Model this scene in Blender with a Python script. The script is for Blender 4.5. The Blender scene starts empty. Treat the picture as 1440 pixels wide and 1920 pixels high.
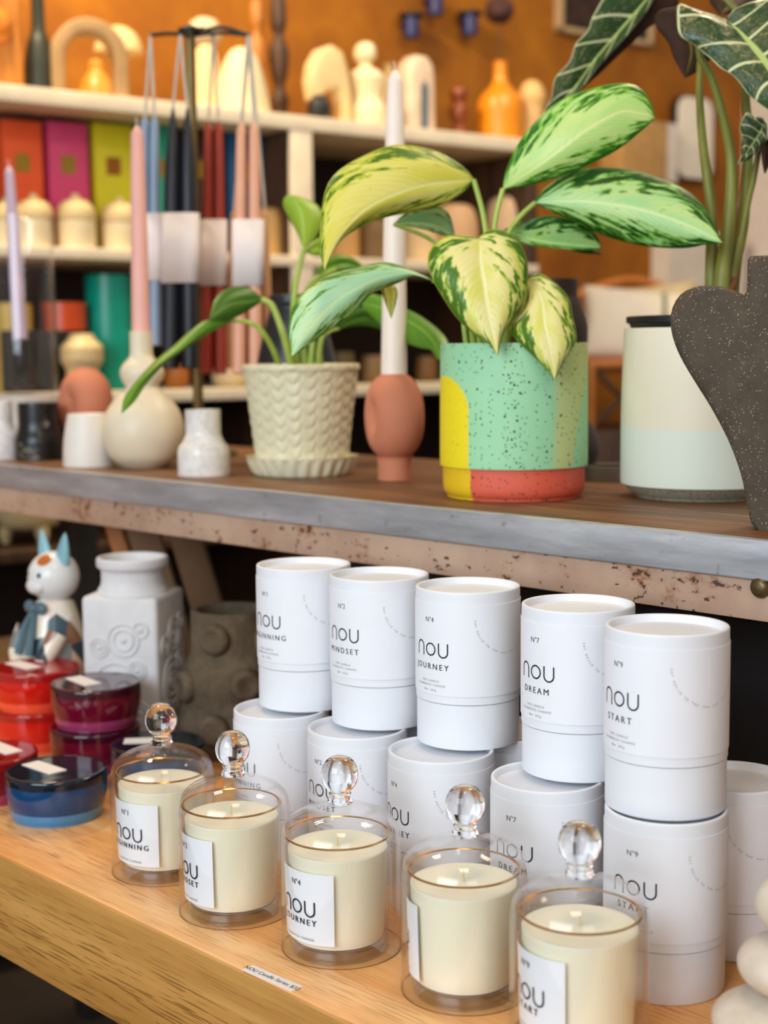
import bpy, bmesh, math, random
from mathutils import Vector, Matrix, noise as mnoise
random.seed(7)
S = bpy.context.scene
COL = S.collection
PI = math.pi
T = 0.75                 # oak table top
B = T + 0.311            # work bench top

# ------------------------------------------------------------------ camera
F_PX, PITCH, ROLL, AZ = 2750.0, math.radians(6.3), math.radians(0.5), math.radians(46.4)
CAM = Vector((0, 0, T + 0.463))
_f0 = Vector((-math.sin(AZ), math.cos(AZ), 0)); _r0 = Vector((math.cos(AZ), math.sin(AZ), 0))
_f = _f0 * math.cos(PITCH) + Vector((0, 0, -math.sin(PITCH))); _u = _r0.cross(_f)
RIGHT = _r0 * math.cos(ROLL) - _u * math.sin(ROLL); UP = _u * math.cos(ROLL) + _r0 * math.sin(ROLL); FWD = _f
cd = bpy.data.cameras.new('camera'); cam = bpy.data.objects.new('camera', cd); COL.objects.link(cam)
cam.matrix_world = Matrix((( RIGHT.x, UP.x, -FWD.x, CAM.x), (RIGHT.y, UP.y, -FWD.y, CAM.y), (RIGHT.z, UP.z, -FWD.z, CAM.z), (0, 0, 0, 1)))
cd.sensor_fit = 'HORIZONTAL'; cd.sensor_width = 36; cd.lens = F_PX / 1440 * 36; cd.clip_start = 0.05
cd.dof.use_dof = True; cd.dof.focus_distance = 1.17; cd.dof.aperture_fstop = 6.6
S.camera = cam

def ray(px, py): return FWD + RIGHT * ((px - 720) / F_PX) - UP * ((py - 960) / F_PX)
def onz(px, py, z):
    r = ray(px, py); return CAM + r * ((z - CAM.z) / r.z)
def atd(px, py, d): return CAM + ray(px, py) * d
def on_plane(px, py, p0, n):
    r = ray(px, py); return CAM + r * ((p0 - CAM).dot(n) / r.dot(n))
def face(p): return math.atan2(CAM.y - p.y, CAM.x - p.x)      # heading from a point back to the visitor
def depth(p): return (Vector(p) - CAM).dot(FWD)

# ------------------------------------------------------------------ light
S.view_settings.view_transform = 'Standard'; S.view_settings.look = 'None'
S.view_settings.exposure = 0.34; S.view_settings.gamma = 1.0; S.view_settings.use_curve_mapping = False
S.cycles.max_bounces = 14; S.cycles.transparent_max_bounces = 24; S.cycles.transmission_bounces = 12
S.cycles.glossy_bounces = 6; S.cycles.diffuse_bounces = 4; S.cycles.caustics_reflective = False; S.cycles.caustics_refractive = False
S.cycles.sample_clamp_indirect = 6.0
W = bpy.data.worlds.new('world'); S.world = W; W.use_nodes = True
bg = W.node_tree.nodes['Background']; bg.inputs['Color'].default_value = (1.0, 0.9, 0.78, 1); bg.inputs['Strength'].default_value = 0.27

def area(name, loc, aim, size, power, color, size_y=None):
    l = bpy.data.lights.new(name, 'AREA'); l.energy = power; l.color = color; l.size = size
    if size_y: l.shape = 'RECTANGLE'; l.size_y = size_y
    o = bpy.data.objects.new(name, l); COL.objects.link(o); o.location = loc
    o.rotation_euler = (Vector(aim) - Vector(loc)).to_track_quat('-Z', 'Y').to_euler(); return o
LEFT0 = -_r0; BACK0 = -_f0; UPZ = Vector((0, 0, 1))
mid = CAM + _f0 * 1.2
area('shop_window_light', CAM + LEFT0 * 1.5 + BACK0 * 1.0 + UPZ * 0.75, mid + UPZ * -0.25, 1.8, 58, (0.78, 0.89, 1.0), 1.6)
area('door_light', CAM + LEFT0 * -0.5 + BACK0 * 1.6 + UPZ * 0.9, mid + UPZ * -0.2, 0.9, 9, (0.95, 0.97, 1.0), 1.4)
area('ceiling_lamp_light', CAM + _f0 * 2.1 + _r0 * 0.7 + UPZ * 1.25, CAM + _f0 * 1.5 + UPZ * -0.1, 0.35, 8, (1.0, 0.78, 0.5))
area('overhead_lamp_light', CAM + _f0 * 0.75 + UPZ * 1.2, CAM + _f0 * 0.95 + UPZ * -0.3, 0.3, 3.6, (1.0, 0.68, 0.42))
area('wall_washer_light', CAM + _f0 * 2.55 + LEFT0 * 0.75 + UPZ * 1.6, CAM + _f0 * 3.5 + LEFT0 * 0.95 + UPZ * 0.6, 0.3, 34, (1.0, 0.8, 0.5))
area('back_room_light', CAM + _f0 * 2.9 + _r0 * 0.6 + UPZ * 1.3, CAM + _f0 * 4.0 + _r0 * 0.85, 0.5, 10, (1.0, 0.86, 0.66))

# ------------------------------------------------------------------ materials
def hexc(h):
    h = h.lstrip('#'); c = [int(h[i:i + 2], 16) / 255 for i in (0, 2, 4)]
    return tuple((x / 12.92 if x <= 0.04045 else ((x + 0.055) / 1.055) ** 2.4) for x in c) + (1,)
class NB:
    def __init__(s, name):
        s.m = bpy.data.materials.new(name); s.m.use_nodes = True; s.t = s.m.node_tree
        s.b = s.t.nodes['Principled BSDF']; s.out = s.t.nodes['Material Output']; s._tc = None
    def new(s, t): return s.t.nodes.new(t)
    def put(s, sock, v):
        if v is None: return
        if hasattr(v, 'is_linked'): s.t.links.new(v, sock)
        else: sock.default_value = v
    def tc(s, which='Object'):
        if not s._tc: s._tc = s.new('ShaderNodeTexCoord')
        return s._tc.outputs[which]
    def map(s, v, scale=(1, 1, 1), rot=(0, 0, 0), loc=(0, 0, 0)):
        n = s.new('ShaderNodeMapping'); s.put(n.inputs['Vector'], v); n.inputs['Scale'].default_value = scale
        n.inputs['Rotation'].default_value = rot; n.inputs['Location'].default_value = loc; return n.outputs[0]
    def noise(s, v, scale=5, detail=3, rough=0.5, dist=0):
        n = s.new('ShaderNodeTexNoise'); s.put(n.inputs['Vector'], v); n.inputs['Scale'].default_value = scale
        n.inputs['Detail'].default_value = detail; n.inputs['Roughness'].default_value = rough; n.inputs['Distortion'].default_value = dist
        return n.outputs['Fac']
    def voro(s, v, scale=5, feat='F1', rnd=1.0):
        n = s.new('ShaderNodeTexVoronoi'); n.feature = feat; s.put(n.inputs['Vector'], v); n.inputs['Scale'].default_value = scale
        n.inputs['Randomness'].default_value = rnd; return n
    def math(s, op, a, b=0.0, c=0.0, clamp=False):
        n = s.new('ShaderNodeMath'); n.operation = op; n.use_clamp = clamp
        s.put(n.inputs[0], a); s.put(n.inputs[1], b); s.put(n.inputs[2], c); return n.outputs[0]
    def step(s, v, lo, hi):
        n = s.new('ShaderNodeMapRange'); n.interpolation_type = 'SMOOTHSTEP'; s.put(n.inputs['Value'], v)
        n.inputs['From Min'].default_value = lo; n.inputs['From Max'].default_value = hi; return n.outputs[0]
    def mix(s, f, a, b, mode='MIX'):
        n = s.new('ShaderNodeMix'); n.data_type = 'RGBA'; n.blend_type = mode
        s.put(n.inputs[0], f); s.put(n.inputs[6], a); s.put(n.inputs[7], b); return n.outputs[2]
    def ramp(s, v, stops):
        n = s.new('ShaderNodeValToRGB'); s.put(n.inputs[0], v); e = n.color_ramp.elements
        while len(e) < len(stops): e.new(0.5)
        for i, (p, c) in enumerate(stops): e[i].position = p; e[i].color = c
        return n.outputs[0]
    def sep(s, v):
        n = s.new('ShaderNodeSeparateXYZ'); s.put(n.inputs[0], v); return n.outputs
    def comb(s, x=0.0, y=0.0, z=0.0):
        n = s.new('ShaderNodeCombineXYZ'); s.put(n.inputs[0], x); s.put(n.inputs[1], y); s.put(n.inputs[2], z); return n.outputs[0]
    def bump(s, h, strength=0.3, dist=0.002):
        n = s.new('ShaderNodeBump'); s.put(n.inputs['Height'], h); n.inputs['Strength'].default_value = strength
        n.inputs['Distance'].default_value = dist; s.t.links.new(n.outputs[0], s.b.inputs['Normal'])
    def set(s, color=None, rough=0.5, metal=0.0, spec=None, **k):
        s.put(s.b.inputs['Base Color'], color); s.put(s.b.inputs['Roughness'], rough); s.put(s.b.inputs['Metallic'], metal)
        if spec is not None: s.b.inputs['Specular IOR Level'].default_value = spec
        for a, v in k.items(): s.put(s.b.inputs[a.replace('_', ' ')], v)
        return s.m
_plain = {}
def P(h, rough=0.5, metal=0.0, var=0.10, spec=None):
    """plain coloured surface with a little mottling"""
    key = (h, rough, metal, var, spec)
    if key not in _plain:
        n = NB('surface_' + h.strip('#')); c = hexc(h)
        f = n.noise(n.tc(), 22, 4)
        dk = tuple(x * (1 - var * 1.6) for x in c[:3]) + (1,); lt = tuple(min(1, x * (1 + var)) for x in c[:3]) + (1,)
        _plain[key] = n.set(n.ramp(f, [(0.3, dk), (0.7, lt)]), rough, metal, spec)
    return _plain[key]

def wood(name, a, b, pore, rough=0.45, along='X', sc=1.0):
    n = NB(name); o = n.tc()
    sg = {'X': (1.6, 26, 26), 'Y': (26, 1.6, 26), 'Z': (26, 26, 1.6)}[along]; sp = {'X': (20, 620, 620), 'Y': (330, 14, 330), 'Z': (330, 330, 14)}[along]
    g = n.noise(n.map(o, tuple(v * sc for v in sg)), 1.0, 5, 0.6, 0.6)
    big = n.noise(n.map(o, tuple(v * sc * 0.25 for v in sg)), 1.0, 3, 0.5, 1.5)
    p = n.noise(n.map(o, tuple(v * sc for v in sp)), 1.0, 2, 0.5)
    pm = n.math('MULTIPLY', n.step(p, 0.54, 0.62), n.step(big, 0.3, 0.6))
    col = n.mix(n.step(g, 0.3, 0.7), a, b)
    col = n.mix(n.math('MULTIPLY', pm, 0.75), col, pore)
    n.bump(p, 0.08, 0.001)
    return n.set(col, rough)
OAK = wood('oak_top', hexc('#e09c57'), hexc('#f4c284'), hexc('#9c5a26'), 0.36)
OAKF = wood('oak_edge', hexc('#c08842'), hexc('#daa75c'), hexc('#6d4218'), 0.45)
OAKG = wood('oak_apron', hexc('#b57c38'), hexc('#d39c52'), hexc('#7d4d1e'), 0.45)
WARMWOOD = wood('warm_wood', hexc('#a8611c'), hexc('#c98332'), hexc('#5a2e0c'), 0.5, 'Z')
DARKWOOD = wood('dark_wood', hexc('#3a2313'), hexc('#57371f'), hexc('#1e1109'), 0.6, 'Z')
PALEWOOD = wood('pale_wood', hexc('#b5966e'), hexc('#cfb28a'), hexc('#80603c'), 0.6, 'Z')

n = NB('bench_wood'); o = n.tc()
g = n.noise(n.map(o, (3, 34, 10)), 1, 6, 0.65, 0.8); w = n.noise(o, 9, 5, 0.6); sc_ = n.noise(n.map(o, (6, 60, 10), loc=(3, 1, 0)), 1, 3)
c = n.ramp(g, [(0.25, hexc('#3a2113')), (0.5, hexc('#6f4524')), (0.75, hexc('#96693c'))])
c = n.mix(n.step(w, 0.55, 0.75), c, hexc('#3a2518')); c = n.mix(n.math('MULTIPLY', n.step(sc_, 0.68, 0.74), 0.7), c, hexc('#b59a78'))
n.bump(g, 0.2, 0.002); BENCHWOOD = n.set(c, 0.5)
n = NB('worn_steel'); o = n.tc()
f1 = n.noise(n.map(o, (5, 40, 40)), 1, 5, 0.65); f2 = n.noise(o, 60, 4, 0.6)
c = n.ramp(f1, [(0.25, hexc('#8b8e92')), (0.55, hexc('#b9bdc2')), (0.8, hexc('#dde1e5'))])
c = n.mix(n.math('MULTIPLY', n.step(f2, 0.62, 0.72), 0.55), c, hexc('#5a5048'))
STEEL = n.set(c, n.math('ADD', n.math('MULTIPLY', f1, 0.3), 0.3), 0.55)
n = NB('chipped_paint'); o = n.tc()
f0 = n.noise(o, 6, 5, 0.6); f1 = n.noise(n.map(o, (1, 1, 1.6)), 95, 4, 0.62); f2 = n.noise(o, 14, 4, 0.6); sx = n.sep(o)[0]
c = n.ramp(f0, [(0.3, hexc('#a07e68')), (0.7, hexc('#c6aa92'))])
rust = n.math('MULTIPLY', n.step(f2, 0.54, 0.68), n.step(f1, 0.40, 0.6)); c = n.mix(rust, c, hexc('#8a4f22'))
chip = n.step(n.math('ADD', f1, n.math('MULTIPLY', n.math('SUBTRACT', f2, 0.5), 0.35)), 0.62, 0.66); c = n.mix(chip, c, hexc('#4a3325'))
n.bump(chip, -0.4, 0.001); CHIPPED = n.set(c, 0.62)

n = NB('ochre_plaster'); o = n.tc(); f0 = n.noise(o, 2.2, 5, 0.6, 0.5); f1 = n.noise(o, 9, 5, 0.6)
c = n.ramp(f0, [(0.3, hexc('#7a4000')), (0.55, hexc('#9c5800')), (0.8, hexc('#ba7604'))]); c = n.mix(0.25, c, n.ramp(f1, [(0.3, hexc('#7a4404')), (0.7, hexc('#c88410'))]))
n.bump(f1, 0.25, 0.01); OCHRE = n.set(c, 0.85)
LAMINATE = P('#ead9bd', 0.5, 0, 0.05); DARKPANEL = P('#2b190f', 0.8); WHITEWALL = P('#e4d8cc', 0.8, 0, 0.04); FLOORM = P('#2c2119', 0.6)
PAPER = P('#e9ebf0', 0.62, 0, 0.012); PAPER2 = P('#e6e9ee', 0.55, 0, 0.012); STICKER = P('#efe9e4', 0.6, 0, 0.02); INK = P('#161618', 0.6); INKL = P('#707076', 0.6)
BLACKM = P('#151515', 0.4); BLACKP = P('#1b1c1e', 0.35)
def glassthin(name, tint=(1.0, 1.0, 0.999), edge=(0.93, 0.93, 0.92), base=0.022, hi=0.8):
    n = NB(name); t = n.t
    lw = n.new('ShaderNodeLayerWeight'); lw.inputs['Blend'].default_value = 0.5
    p = n.math('POWER', lw.outputs['Facing'], 4.0); e = n.math('POWER', lw.outputs['Facing'], 3.0)
    tr = n.new('ShaderNodeBsdfTransparent'); n.put(tr.inputs['Color'], n.mix(e, tint + (1,), edge + (1,)))
    gl = n.new('ShaderNodeBsdfGlossy'); gl.inputs['Roughness'].default_value = 0.02; gl.inputs['Color'].default_value = (1, 1, 1, 1)
    mx = n.new('ShaderNodeMixShader'); n.put(mx.inputs[0], n.math('ADD', n.math('MULTIPLY', p, hi), base))
    t.links.new(tr.outputs[0], mx.inputs[1]); t.links.new(gl.outputs[0], mx.inputs[2]); t.links.new(mx.outputs[0], n.out.inputs['Surface'])
    t.nodes.remove(n.b); return n.m
GLASS = glassthin('clear_glass'); GLASS2 = glassthin('cup_glass', (1.0, 1.0, 0.998), (0.93, 0.92, 0.9), 0.018, 0.4)
n = NB('solid_glass'); SOLIDGLASS = n.set((0.985, 0.985, 0.98, 1), 0.0, 0, Transmission_Weight=1.0, IOR=1.46)
n = NB('wax'); WAX = n.set(hexc('#fff5d8'), 0.45, 0, 0.3, Subsurface_Weight=0.25, Subsurface_Scale=0.02, Subsurface_Radius=(1.0, 0.75, 0.45))
GOLD = P('#d0a468', 0.2, 1.0, 0.03)
CUPBASE = glassthin('cup_base_glass', (0.95, 0.95, 0.94), (0.85, 0.85, 0.84), 0.16, 0.5)
def colglass(h, name):
    n = NB(name); return n.set(hexc(h), 0.07, 0, 0.5, Coat_Weight=0.3)

# ------------------------------------------------------------------ builders
def mesh_of(bm, name, mat, smooth=True, uv=None):
    me = bpy.data.meshes.new(name); bmesh.ops.recalc_face_normals(bm, faces=bm.faces); bm.to_mesh(me); bm.free()
    for m in (mat if isinstance(mat, (list, tuple)) else [mat]): me.materials.append(m)
    if smooth:
        for p in me.polygons: p.use_smooth = True
        try: me.set_sharp_from_angle(angle=math.radians(smooth if smooth is not True else 40))
        except Exception: pass
    return me
def mk(name, bm, mat, parent=None, smooth=True, world=False, loc=None):
    if world and parent is not None: bmesh.ops.translate(bm, verts=bm.verts, vec=-parent.location)
    o = bpy.data.objects.new(name, mesh_of(bm, name, mat, smooth)); COL.objects.link(o)
    if parent is not None: o.parent = parent
    if loc is not None: o.location = loc
    return o
def tag(o, label, cat, group=None):
    o['label'] = label; o['category'] = cat
    if group: o['group'] = group
    return o
def thing(name, label, cat, loc=(0, 0, 0), rz=0, group=None):
    o = bpy.data.objects.new(name, None); COL.objects.link(o); o.location = loc; o.rotation_euler = (0, 0, rz); o.empty_display_size = 0.02
    return tag(o, label, cat, group)
def struct(name, bm, mat, **k):
    o = mk(name, bm, mat, **k); o['kind'] = 'structure'; return o
def box(bm, x0, x1, y0, y1, z0, z1, bev=0.0, mi=0, M=None):
    r = bmesh.ops.create_cube(bm, size=1)['verts']
    for v in r: v.co = Vector(((x0 + x1) / 2 + v.co.x * (x1 - x0), (y0 + y1) / 2 + v.co.y * (y1 - y0), (z0 + z1) / 2 + v.co.z * (z1 - z0)))
    fs = list({f for v in r for f in v.link_faces})
    for f in fs: f.material_index = mi
    if bev:
        es = list({e for v in r for e in v.link_edges}); q = bmesh.ops.bevel(bm, geom=es, offset=bev, segments=3, affect='EDGES', profile=0.5)
        r = list({v for f in q['faces'] for v in f.verts} | {v for v in r if v.is_valid})
    if M is not None: bmesh.ops.transform(bm, matrix=M, verts=r)
    return r
def new(): return bmesh.new()
def BOX(*a, **k):
    bm = new(); box(bm, *a, **k); return bm
def smoothprof(pts, n=6):
    """Catmull-Rom through profile points; a point given three values (r, z, 1) is a hard corner"""
    out = []; P_ = [Vector((p[0], p[1])) for p in pts]; hard = [len(p) > 2 for p in pts]; m = len(P_)
    for i in range(m - 1):
        p1, p2 = P_[i], P_[i + 1]; p0 = P_[i - 1] if i > 0 and not hard[i] else p1; p3 = P_[i + 2] if i + 2 < m and not hard[i + 1] else p2
        for k in range(n):
            t = k / n; v = 0.5 * ((2 * p1) + (p2 - p0) * t + (2 * p0 - 5 * p1 + 4 * p2 - p3) * t * t + (3 * p1 - p0 - 3 * p2 + p3) * t ** 3)
            out.append(Vector((min(max(v.x, min(p1.x, p2.x)), max(p1.x, p2.x)), min(max(v.y, min(p1.y, p2.y)), max(p1.y, p2.y)))))
    out.append(P_[-1]); return [(max(0, v.x), v.y) for v in out]
def lathe(prof, seg=64, bm=None, M=None, cx=0, cy=0, mi=0, fn=None):
    bm = bm or new(); rings = []; allv = []
    for r, z in prof:
        if r < 1e-6: ring = [bm.verts.new((cx, cy, z))]
        else:
            ring = []
            for i in range(seg):
                a = 2 * PI * i / seg; q = fn(a, r, z) if fn else r; ring.append(bm.verts.new((cx + q * math.cos(a), cy + q * math.sin(a), z)))
        rings.append(ring); allv += ring
    for a, b in zip(rings, rings[1:]):
        if len(a) == 1 and len(b) == 1: continue
        for i in range(seg):
            j = (i + 1) % seg
            if len(a) == 1: f = bm.faces.new((a[0], b[i], b[j]))
            elif len(b) == 1: f = bm.faces.new((a[i], a[j], b[0]))
            else: f = bm.faces.new((a[i], a[j], b[j], b[i]))
            f.material_index = mi
    if M is not None: bmesh.ops.transform(bm, matrix=M, verts=allv)
    return bm
def catmull(pts, n):
    """n points evenly spaced along a smooth curve through pts"""
    P_ = [Vector(p) for p in pts]; fine = []
    for i in range(len(P_) - 1):
        p0 = P_[max(0, i - 1)]; p1, p2 = P_[i], P_[i + 1]; p3 = P_[min(len(P_) - 1, i + 2)]
        for k in range(12):
            t = k / 12; fine.append(0.5 * ((2 * p1) + (p2 - p0) * t + (2 * p0 - 5 * p1 + 4 * p2 - p3) * t * t + (3 * p1 - p0 - 3 * p2 + p3) * t ** 3))
    fine.append(P_[-1]); L = [0]
    for a, b in zip(fine, fine[1:]): L.append(L[-1] + (b - a).length)
    out = []; j = 0
    for k in range(n):
        s = L[-1] * k / (n - 1)
        while j < len(L) - 2 and L[j + 1] < s: j += 1
        d = L[j + 1] - L[j]; out.append(fine[j].lerp(fine[j + 1], 0 if d < 1e-12 else (s - L[j]) / d))
    return out
def tube(pts, rad, n=24, seg=10, bm=None, cap=True):
    """round stem through pts; rad is a number or a list of radii"""
    bm = bm or new(); C = catmull(pts, n) if n else [Vector(p) for p in pts]; rs = rad if isinstance(rad, (list, tuple)) else [rad]
    m = len(C); rings = []; t0 = (C[1] - C[0]).normalized(); nrm = t0.orthogonal().normalized()
    for i, c in enumerate(C):
        t = (C[min(m - 1, i + 1)] - C[max(0, i - 1)]).normalized(); nrm = (nrm - t * nrm.dot(t)).normalized(); bn = t.cross(nrm)
        q = i / (m - 1) * (len(rs) - 1); a = int(min(q, len(rs) - 2)) if len(rs) > 1 else 0
        r = rs[0] if len(rs) == 1 else rs[a] + (rs[a + 1] - rs[a]) * (q - a)
        rings.append([bm.verts.new(c + (nrm * math.cos(2 * PI * k / seg) + bn * math.sin(2 * PI * k / seg)) * r) for k in range(seg)])
    for a, b in zip(rings, rings[1:]):
        for k in range(seg): bm.faces.new((a[k], a[(k + 1) % seg], b[(k + 1) % seg], b[k]))
    if cap: bm.faces.new(rings[0][::-1]); bm.faces.new(rings[-1])
    return bm
def ball(c, r, bm=None, sx=1, sy=1, sz=1, seg=24, M=None):
    bm = bm or new(); v = bmesh.ops.create_uvsphere(bm, u_segments=seg, v_segments=seg // 2, radius=r)['verts']
    for q in v: q.co = Vector((q.co.x * sx, q.co.y * sy, q.co.z * sz))
    if M is not None: bmesh.ops.transform(bm, matrix=M, verts=v)
    bmesh.ops.translate(bm, verts=v, vec=Vector(c)); return bm
def slab(outline, thick, bev=0.004, M=None, holes=None):
    """a flat outline in (x, z) given real thickness along y with rounded edges"""
    bm = new(); vs = [bm.verts.new((x, -thick / 2, z)) for x, z in outline]; f = bm.faces.new(vs)
    r = bmesh.ops.extrude_face_region(bm, geom=[f]); nv = [e for e in r['geom'] if isinstance(e, bmesh.types.BMVert)]
    bmesh.ops.translate(bm, verts=nv, vec=(0, thick, 0))
    if bev:
        es = [e for e in bm.edges if abs(e.verts[0].co.y - e.verts[1].co.y) < 1e-6]
        bmesh.ops.bevel(bm, geom=es, offset=bev, segments=3, affect='EDGES', profile=0.5)
    if M is not None: bmesh.ops.transform(bm, matrix=M, verts=bm.verts)
    return bm
def Rz(a): return Matrix.Rotation(a, 4, 'Z')
def copy_tree(o, parent=None):
    c = o.copy(); COL.objects.link(c); c.parent = parent
    for ch in list(o.children): copy_tree(ch, c)
    return c

# ------------------------------------------------------------------ lettering
_txt = {}
def text_geo(s, size, spacing=1.0, thin=0.0, align='CENTER'):
    key = (s, size, spacing, thin, align)
    if key not in _txt:
        cu = bpy.data.curves.new('lettering', 'FONT'); cu.body = s; cu.size = size; cu.space_character = spacing; cu.offset = thin * size; cu.align_x = align; cu.resolution_u = 3
        o = bpy.data.objects.new('lettering', cu); COL.objects.link(o); dg = bpy.context.evaluated_depsgraph_get()
        me = bpy.data.meshes.new_from_object(o.evaluated_get(dg)); _txt[key] = ([v.co.copy() for v in me.vertices], [tuple(p.vertices) for p in me.polygons])
        bpy.data.objects.remove(o); bpy.data.curves.remove(cu); bpy.data.meshes.remove(me)
    return _txt[key]
def put_text(bm, s, size, fn, dx=0, dz=0, spacing=1.0, thin=0.0, align='CENTER', mi=0, rot=0.0):
    vs, fs = text_geo(s, size, spacing, thin, align); c, sn = math.cos(rot), math.sin(rot)
    bv = [bm.verts.new(fn(v.x * c - v.y * sn + dx, v.x * sn + v.y * c + dz)) for v in vs]
    for f in fs:
        try: bm.faces.new([bv[i] for i in f]).material_index = mi
        except ValueError: pass
def ribbon(bm, pts, w, fn, closed=False, mi=0):
    m = len(pts); L, R_ = [], []
    for i in range(m):
        a = pts[(i - 1) % m] if closed else pts[max(0, i - 1)]; b = pts[(i + 1) % m] if closed else pts[min(m - 1, i + 1)]
        d = Vector((b[0] - a[0], b[1] - a[1])).normalized(); nx, nz = -d.y * w / 2, d.x * w / 2
        L.append(bm.verts.new(fn(pts[i][0] + nx, pts[i][1] + nz))); R_.append(bm.verts.new(fn(pts[i][0] - nx, pts[i][1] - nz)))
    for i in range(m if closed else m - 1):
        j = (i + 1) % m; bm.faces.new((L[i], R_[i], R_[j], L[j])).material_index = mi
def logo(bm, h, fn, dx, dz, w):
    """rounded n, o and u of height h centred on (dx, dz)"""
    r = h * 0.36; g = h * 0.52 + r
    arch = [(-r, -h / 2)] + [(r * math.cos(a), h / 2 - r + r * math.sin(a)) for a in [PI - PI * k / 14 for k in range(15)]] + [(r, -h / 2)]
    for cx_, pts, cl in ((-2 * g + 0.0, arch, False), (0, [(h * 0.42 * math.cos(2 * PI * k / 28), h * 0.42 * math.sin(2 * PI * k / 28)) for k in range(28)], True), (2 * g, [(-x, -z) for x, z in arch], False)):
        ribbon(bm, [(dx + cx_ * 0.62 + x, dz + z) for x, z in pts], w, fn, cl)
def wrap(R, z0=0.0, a0=0.0):
    """label plane (x along the girth, z up) onto a can of radius R"""
    return lambda x, z: (R * math.cos(a0 + x / R), R * math.sin(a0 + x / R), z0 + z)

# ================================================================== setting
SHAZ = math.radians(53.0) - AZ                      # the shelving runs a little off the bench's own axes
SU = Vector((math.sin(SHAZ), math.cos(SHAZ), 0)); SN = Vector((-math.cos(SHAZ), math.sin(SHAZ), 0))   # along / away from visitor
SP0 = atd(200, 660, 2.9); SP0.z = 0
def sh(px, py, off): return on_plane(px, py, SP0 + SN * off, SN)
def shw(px, off, z=0.0):
    p = sh(px, 660, off); return Vector((p.x, p.y, z))
def spx(px, off): return depth(sh(px, 660, off)) / F_PX          # metres per pixel there
SROT = math.atan2(SU.y, SU.x)                        # local x runs along the shelving
def shelfM(u, v, z): return Matrix.Translation(SP0 + SU * u + SN * v + Vector((0, 0, z))) @ Rz(SROT)
def s_u(px, off=0.0): return (sh(px, 660, off) - SP0).dot(SU)
def FB(u0, u1, v0, v1, z0, z1, bev=0.0, bm=None):     # box in shelving axes
    bm = bm or new(); box(bm, u0, u1, v0, v1, z0, z1, bev, M=Matrix.Translation(SP0) @ Rz(SROT)); return bm
WALLV = 0.62
struct('floor', BOX(-6, 3, -1.6, 6.5, -0.05, 0), FLOORM)
struct('wall_back', FB(-2.2, 4.2, WALLV, WALLV + 0.1, 0, 2.9), OCHRE)
EWU = s_u(1386, WALLV)
struct('wall_end', FB(EWU, EWU + 0.12, -0.02, WALLV, 0, 2.9), WHITEWALL)

# ------------------------------------------------------------------ oak table
YT = 0.652
t = thing('oak_table', 'long oak table in front carrying the boxed candles and glass cloches', 'table', (-0.3, 1.05, 0))
def tb(name, x0, x1, y0, y1, z0, z1, m, bev=0.002): return mk(name, BOX(x0, x1, y0, y1, z0, z1, bev), m, t, world=True)
tb('tabletop', -2.15, 0.72, YT, 1.44, T - 0.033, T, OAK)
tb('edge_band', -2.15, 0.72, YT - 0.004, YT, T - 0.034, T - 0.0008, OAKF, 0.0)
tb('apron', -2.13, 0.70, YT - 0.001, YT + 0.022, T - 0.101, T - 0.034, OAKG)
for x in (-2.12, 0.64):
    for y in (YT + 0.03, 1.36): tb('leg', x, x + 0.06, y, y + 0.06, 0, T - 0.033, OAKG)

# ------------------------------------------------------------------ work bench
YB = 1.0
t = thing('work_bench', 'old work bench with a worn wooden top, steel edge and chipped painted rail', 'bench', (-0.3, 1.3, 0))
BX0, BX1, BD = -2.3, 0.85, 0.46
tb('bench_top', BX0, BX1, YB + 0.012, YB + BD, B - 0.03, B, BENCHWOOD)
tb('steel_edge', BX0, BX1, YB, YB + 0.012, B - 0.031, B + 0.0012, STEEL, 0.0015)
tb('painted_rail', BX0, BX1, YB + 0.004, YB + 0.03, B - 0.064, B - 0.031, CHIPPED, 0.001)
bp = onz(1427, 1101, B - 0.05); by = YB + 0.004
bp = on_plane(1427, 1101, Vector((0, by, 0)), Vector((0, 1, 0)))
bm = new(); lathe(smoothprof([(0.0088, 0, 1), (0.0088, 0.0015), (0.006, 0.0055), (0, 0.0068)]), 24, bm, Matrix.Translation(bp) @ Matrix.Rotation(PI / 2, 4, 'X'))
o = mk('rail_bolt', bm, P('#6b5a3c', 0.4, 0.8), t, world=True); o['label'] = 'round domed brass bolt'
tb('back_rail', BX0, BX1, YB + BD - 0.03, YB + BD, B - 0.064, B - 0.03, CHIPPED)
for x in (BX0 + 0.02, BX1 - 0.07):
    for y in (YB + 0.04, YB + BD - 0.09): tb('leg', x, x + 0.05, y, y + 0.05, 0, B - 0.03, P('#2a2624', 0.5, 0.3))

# ================================================================== boxed candle tubes
TR, TH = 0.0445, 0.1325
def tube_proto():
    base = lathe(smoothprof([(0, 0, 1), (0.0426, 0, 1), (0.0433, 0.0005), (0.0436, 0.0014, 1), (0.0436, 0.0379, 1), (0.0415, 0.0379, 1), (0, 0.0379)], 3), 72)
    lid = lathe(smoothprof([(0, 0.0382, 1), (0.0432, 0.0382, 1), (0.0442, 0.0388, 1), (0.0442, 0.1292, 1), (0.0441, 0.1314), (0.0437, 0.1322), (0.0429, 0.1325), (0.0414, 0.1321), (0.0409, 0.1310), (0.0407, 0.1295, 1), (0.0405, 0.1268, 1), (0, 0.1268)], 4), 72)
    sleeve = lathe([(0.0444, 0.0453), (0.0448, 0.0455), (0.0448, 0.1221), (0.0444, 0.1223)], 72)
    return [('base', mesh_of(base, 'base', PAPER2)), ('lid', mesh_of(lid, 'lid', PAPER2)), ('paper_sleeve', mesh_of(sleeve, 'paper_sleeve', PAPER))]
_tp = tube_proto(); _prints = {}
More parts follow.
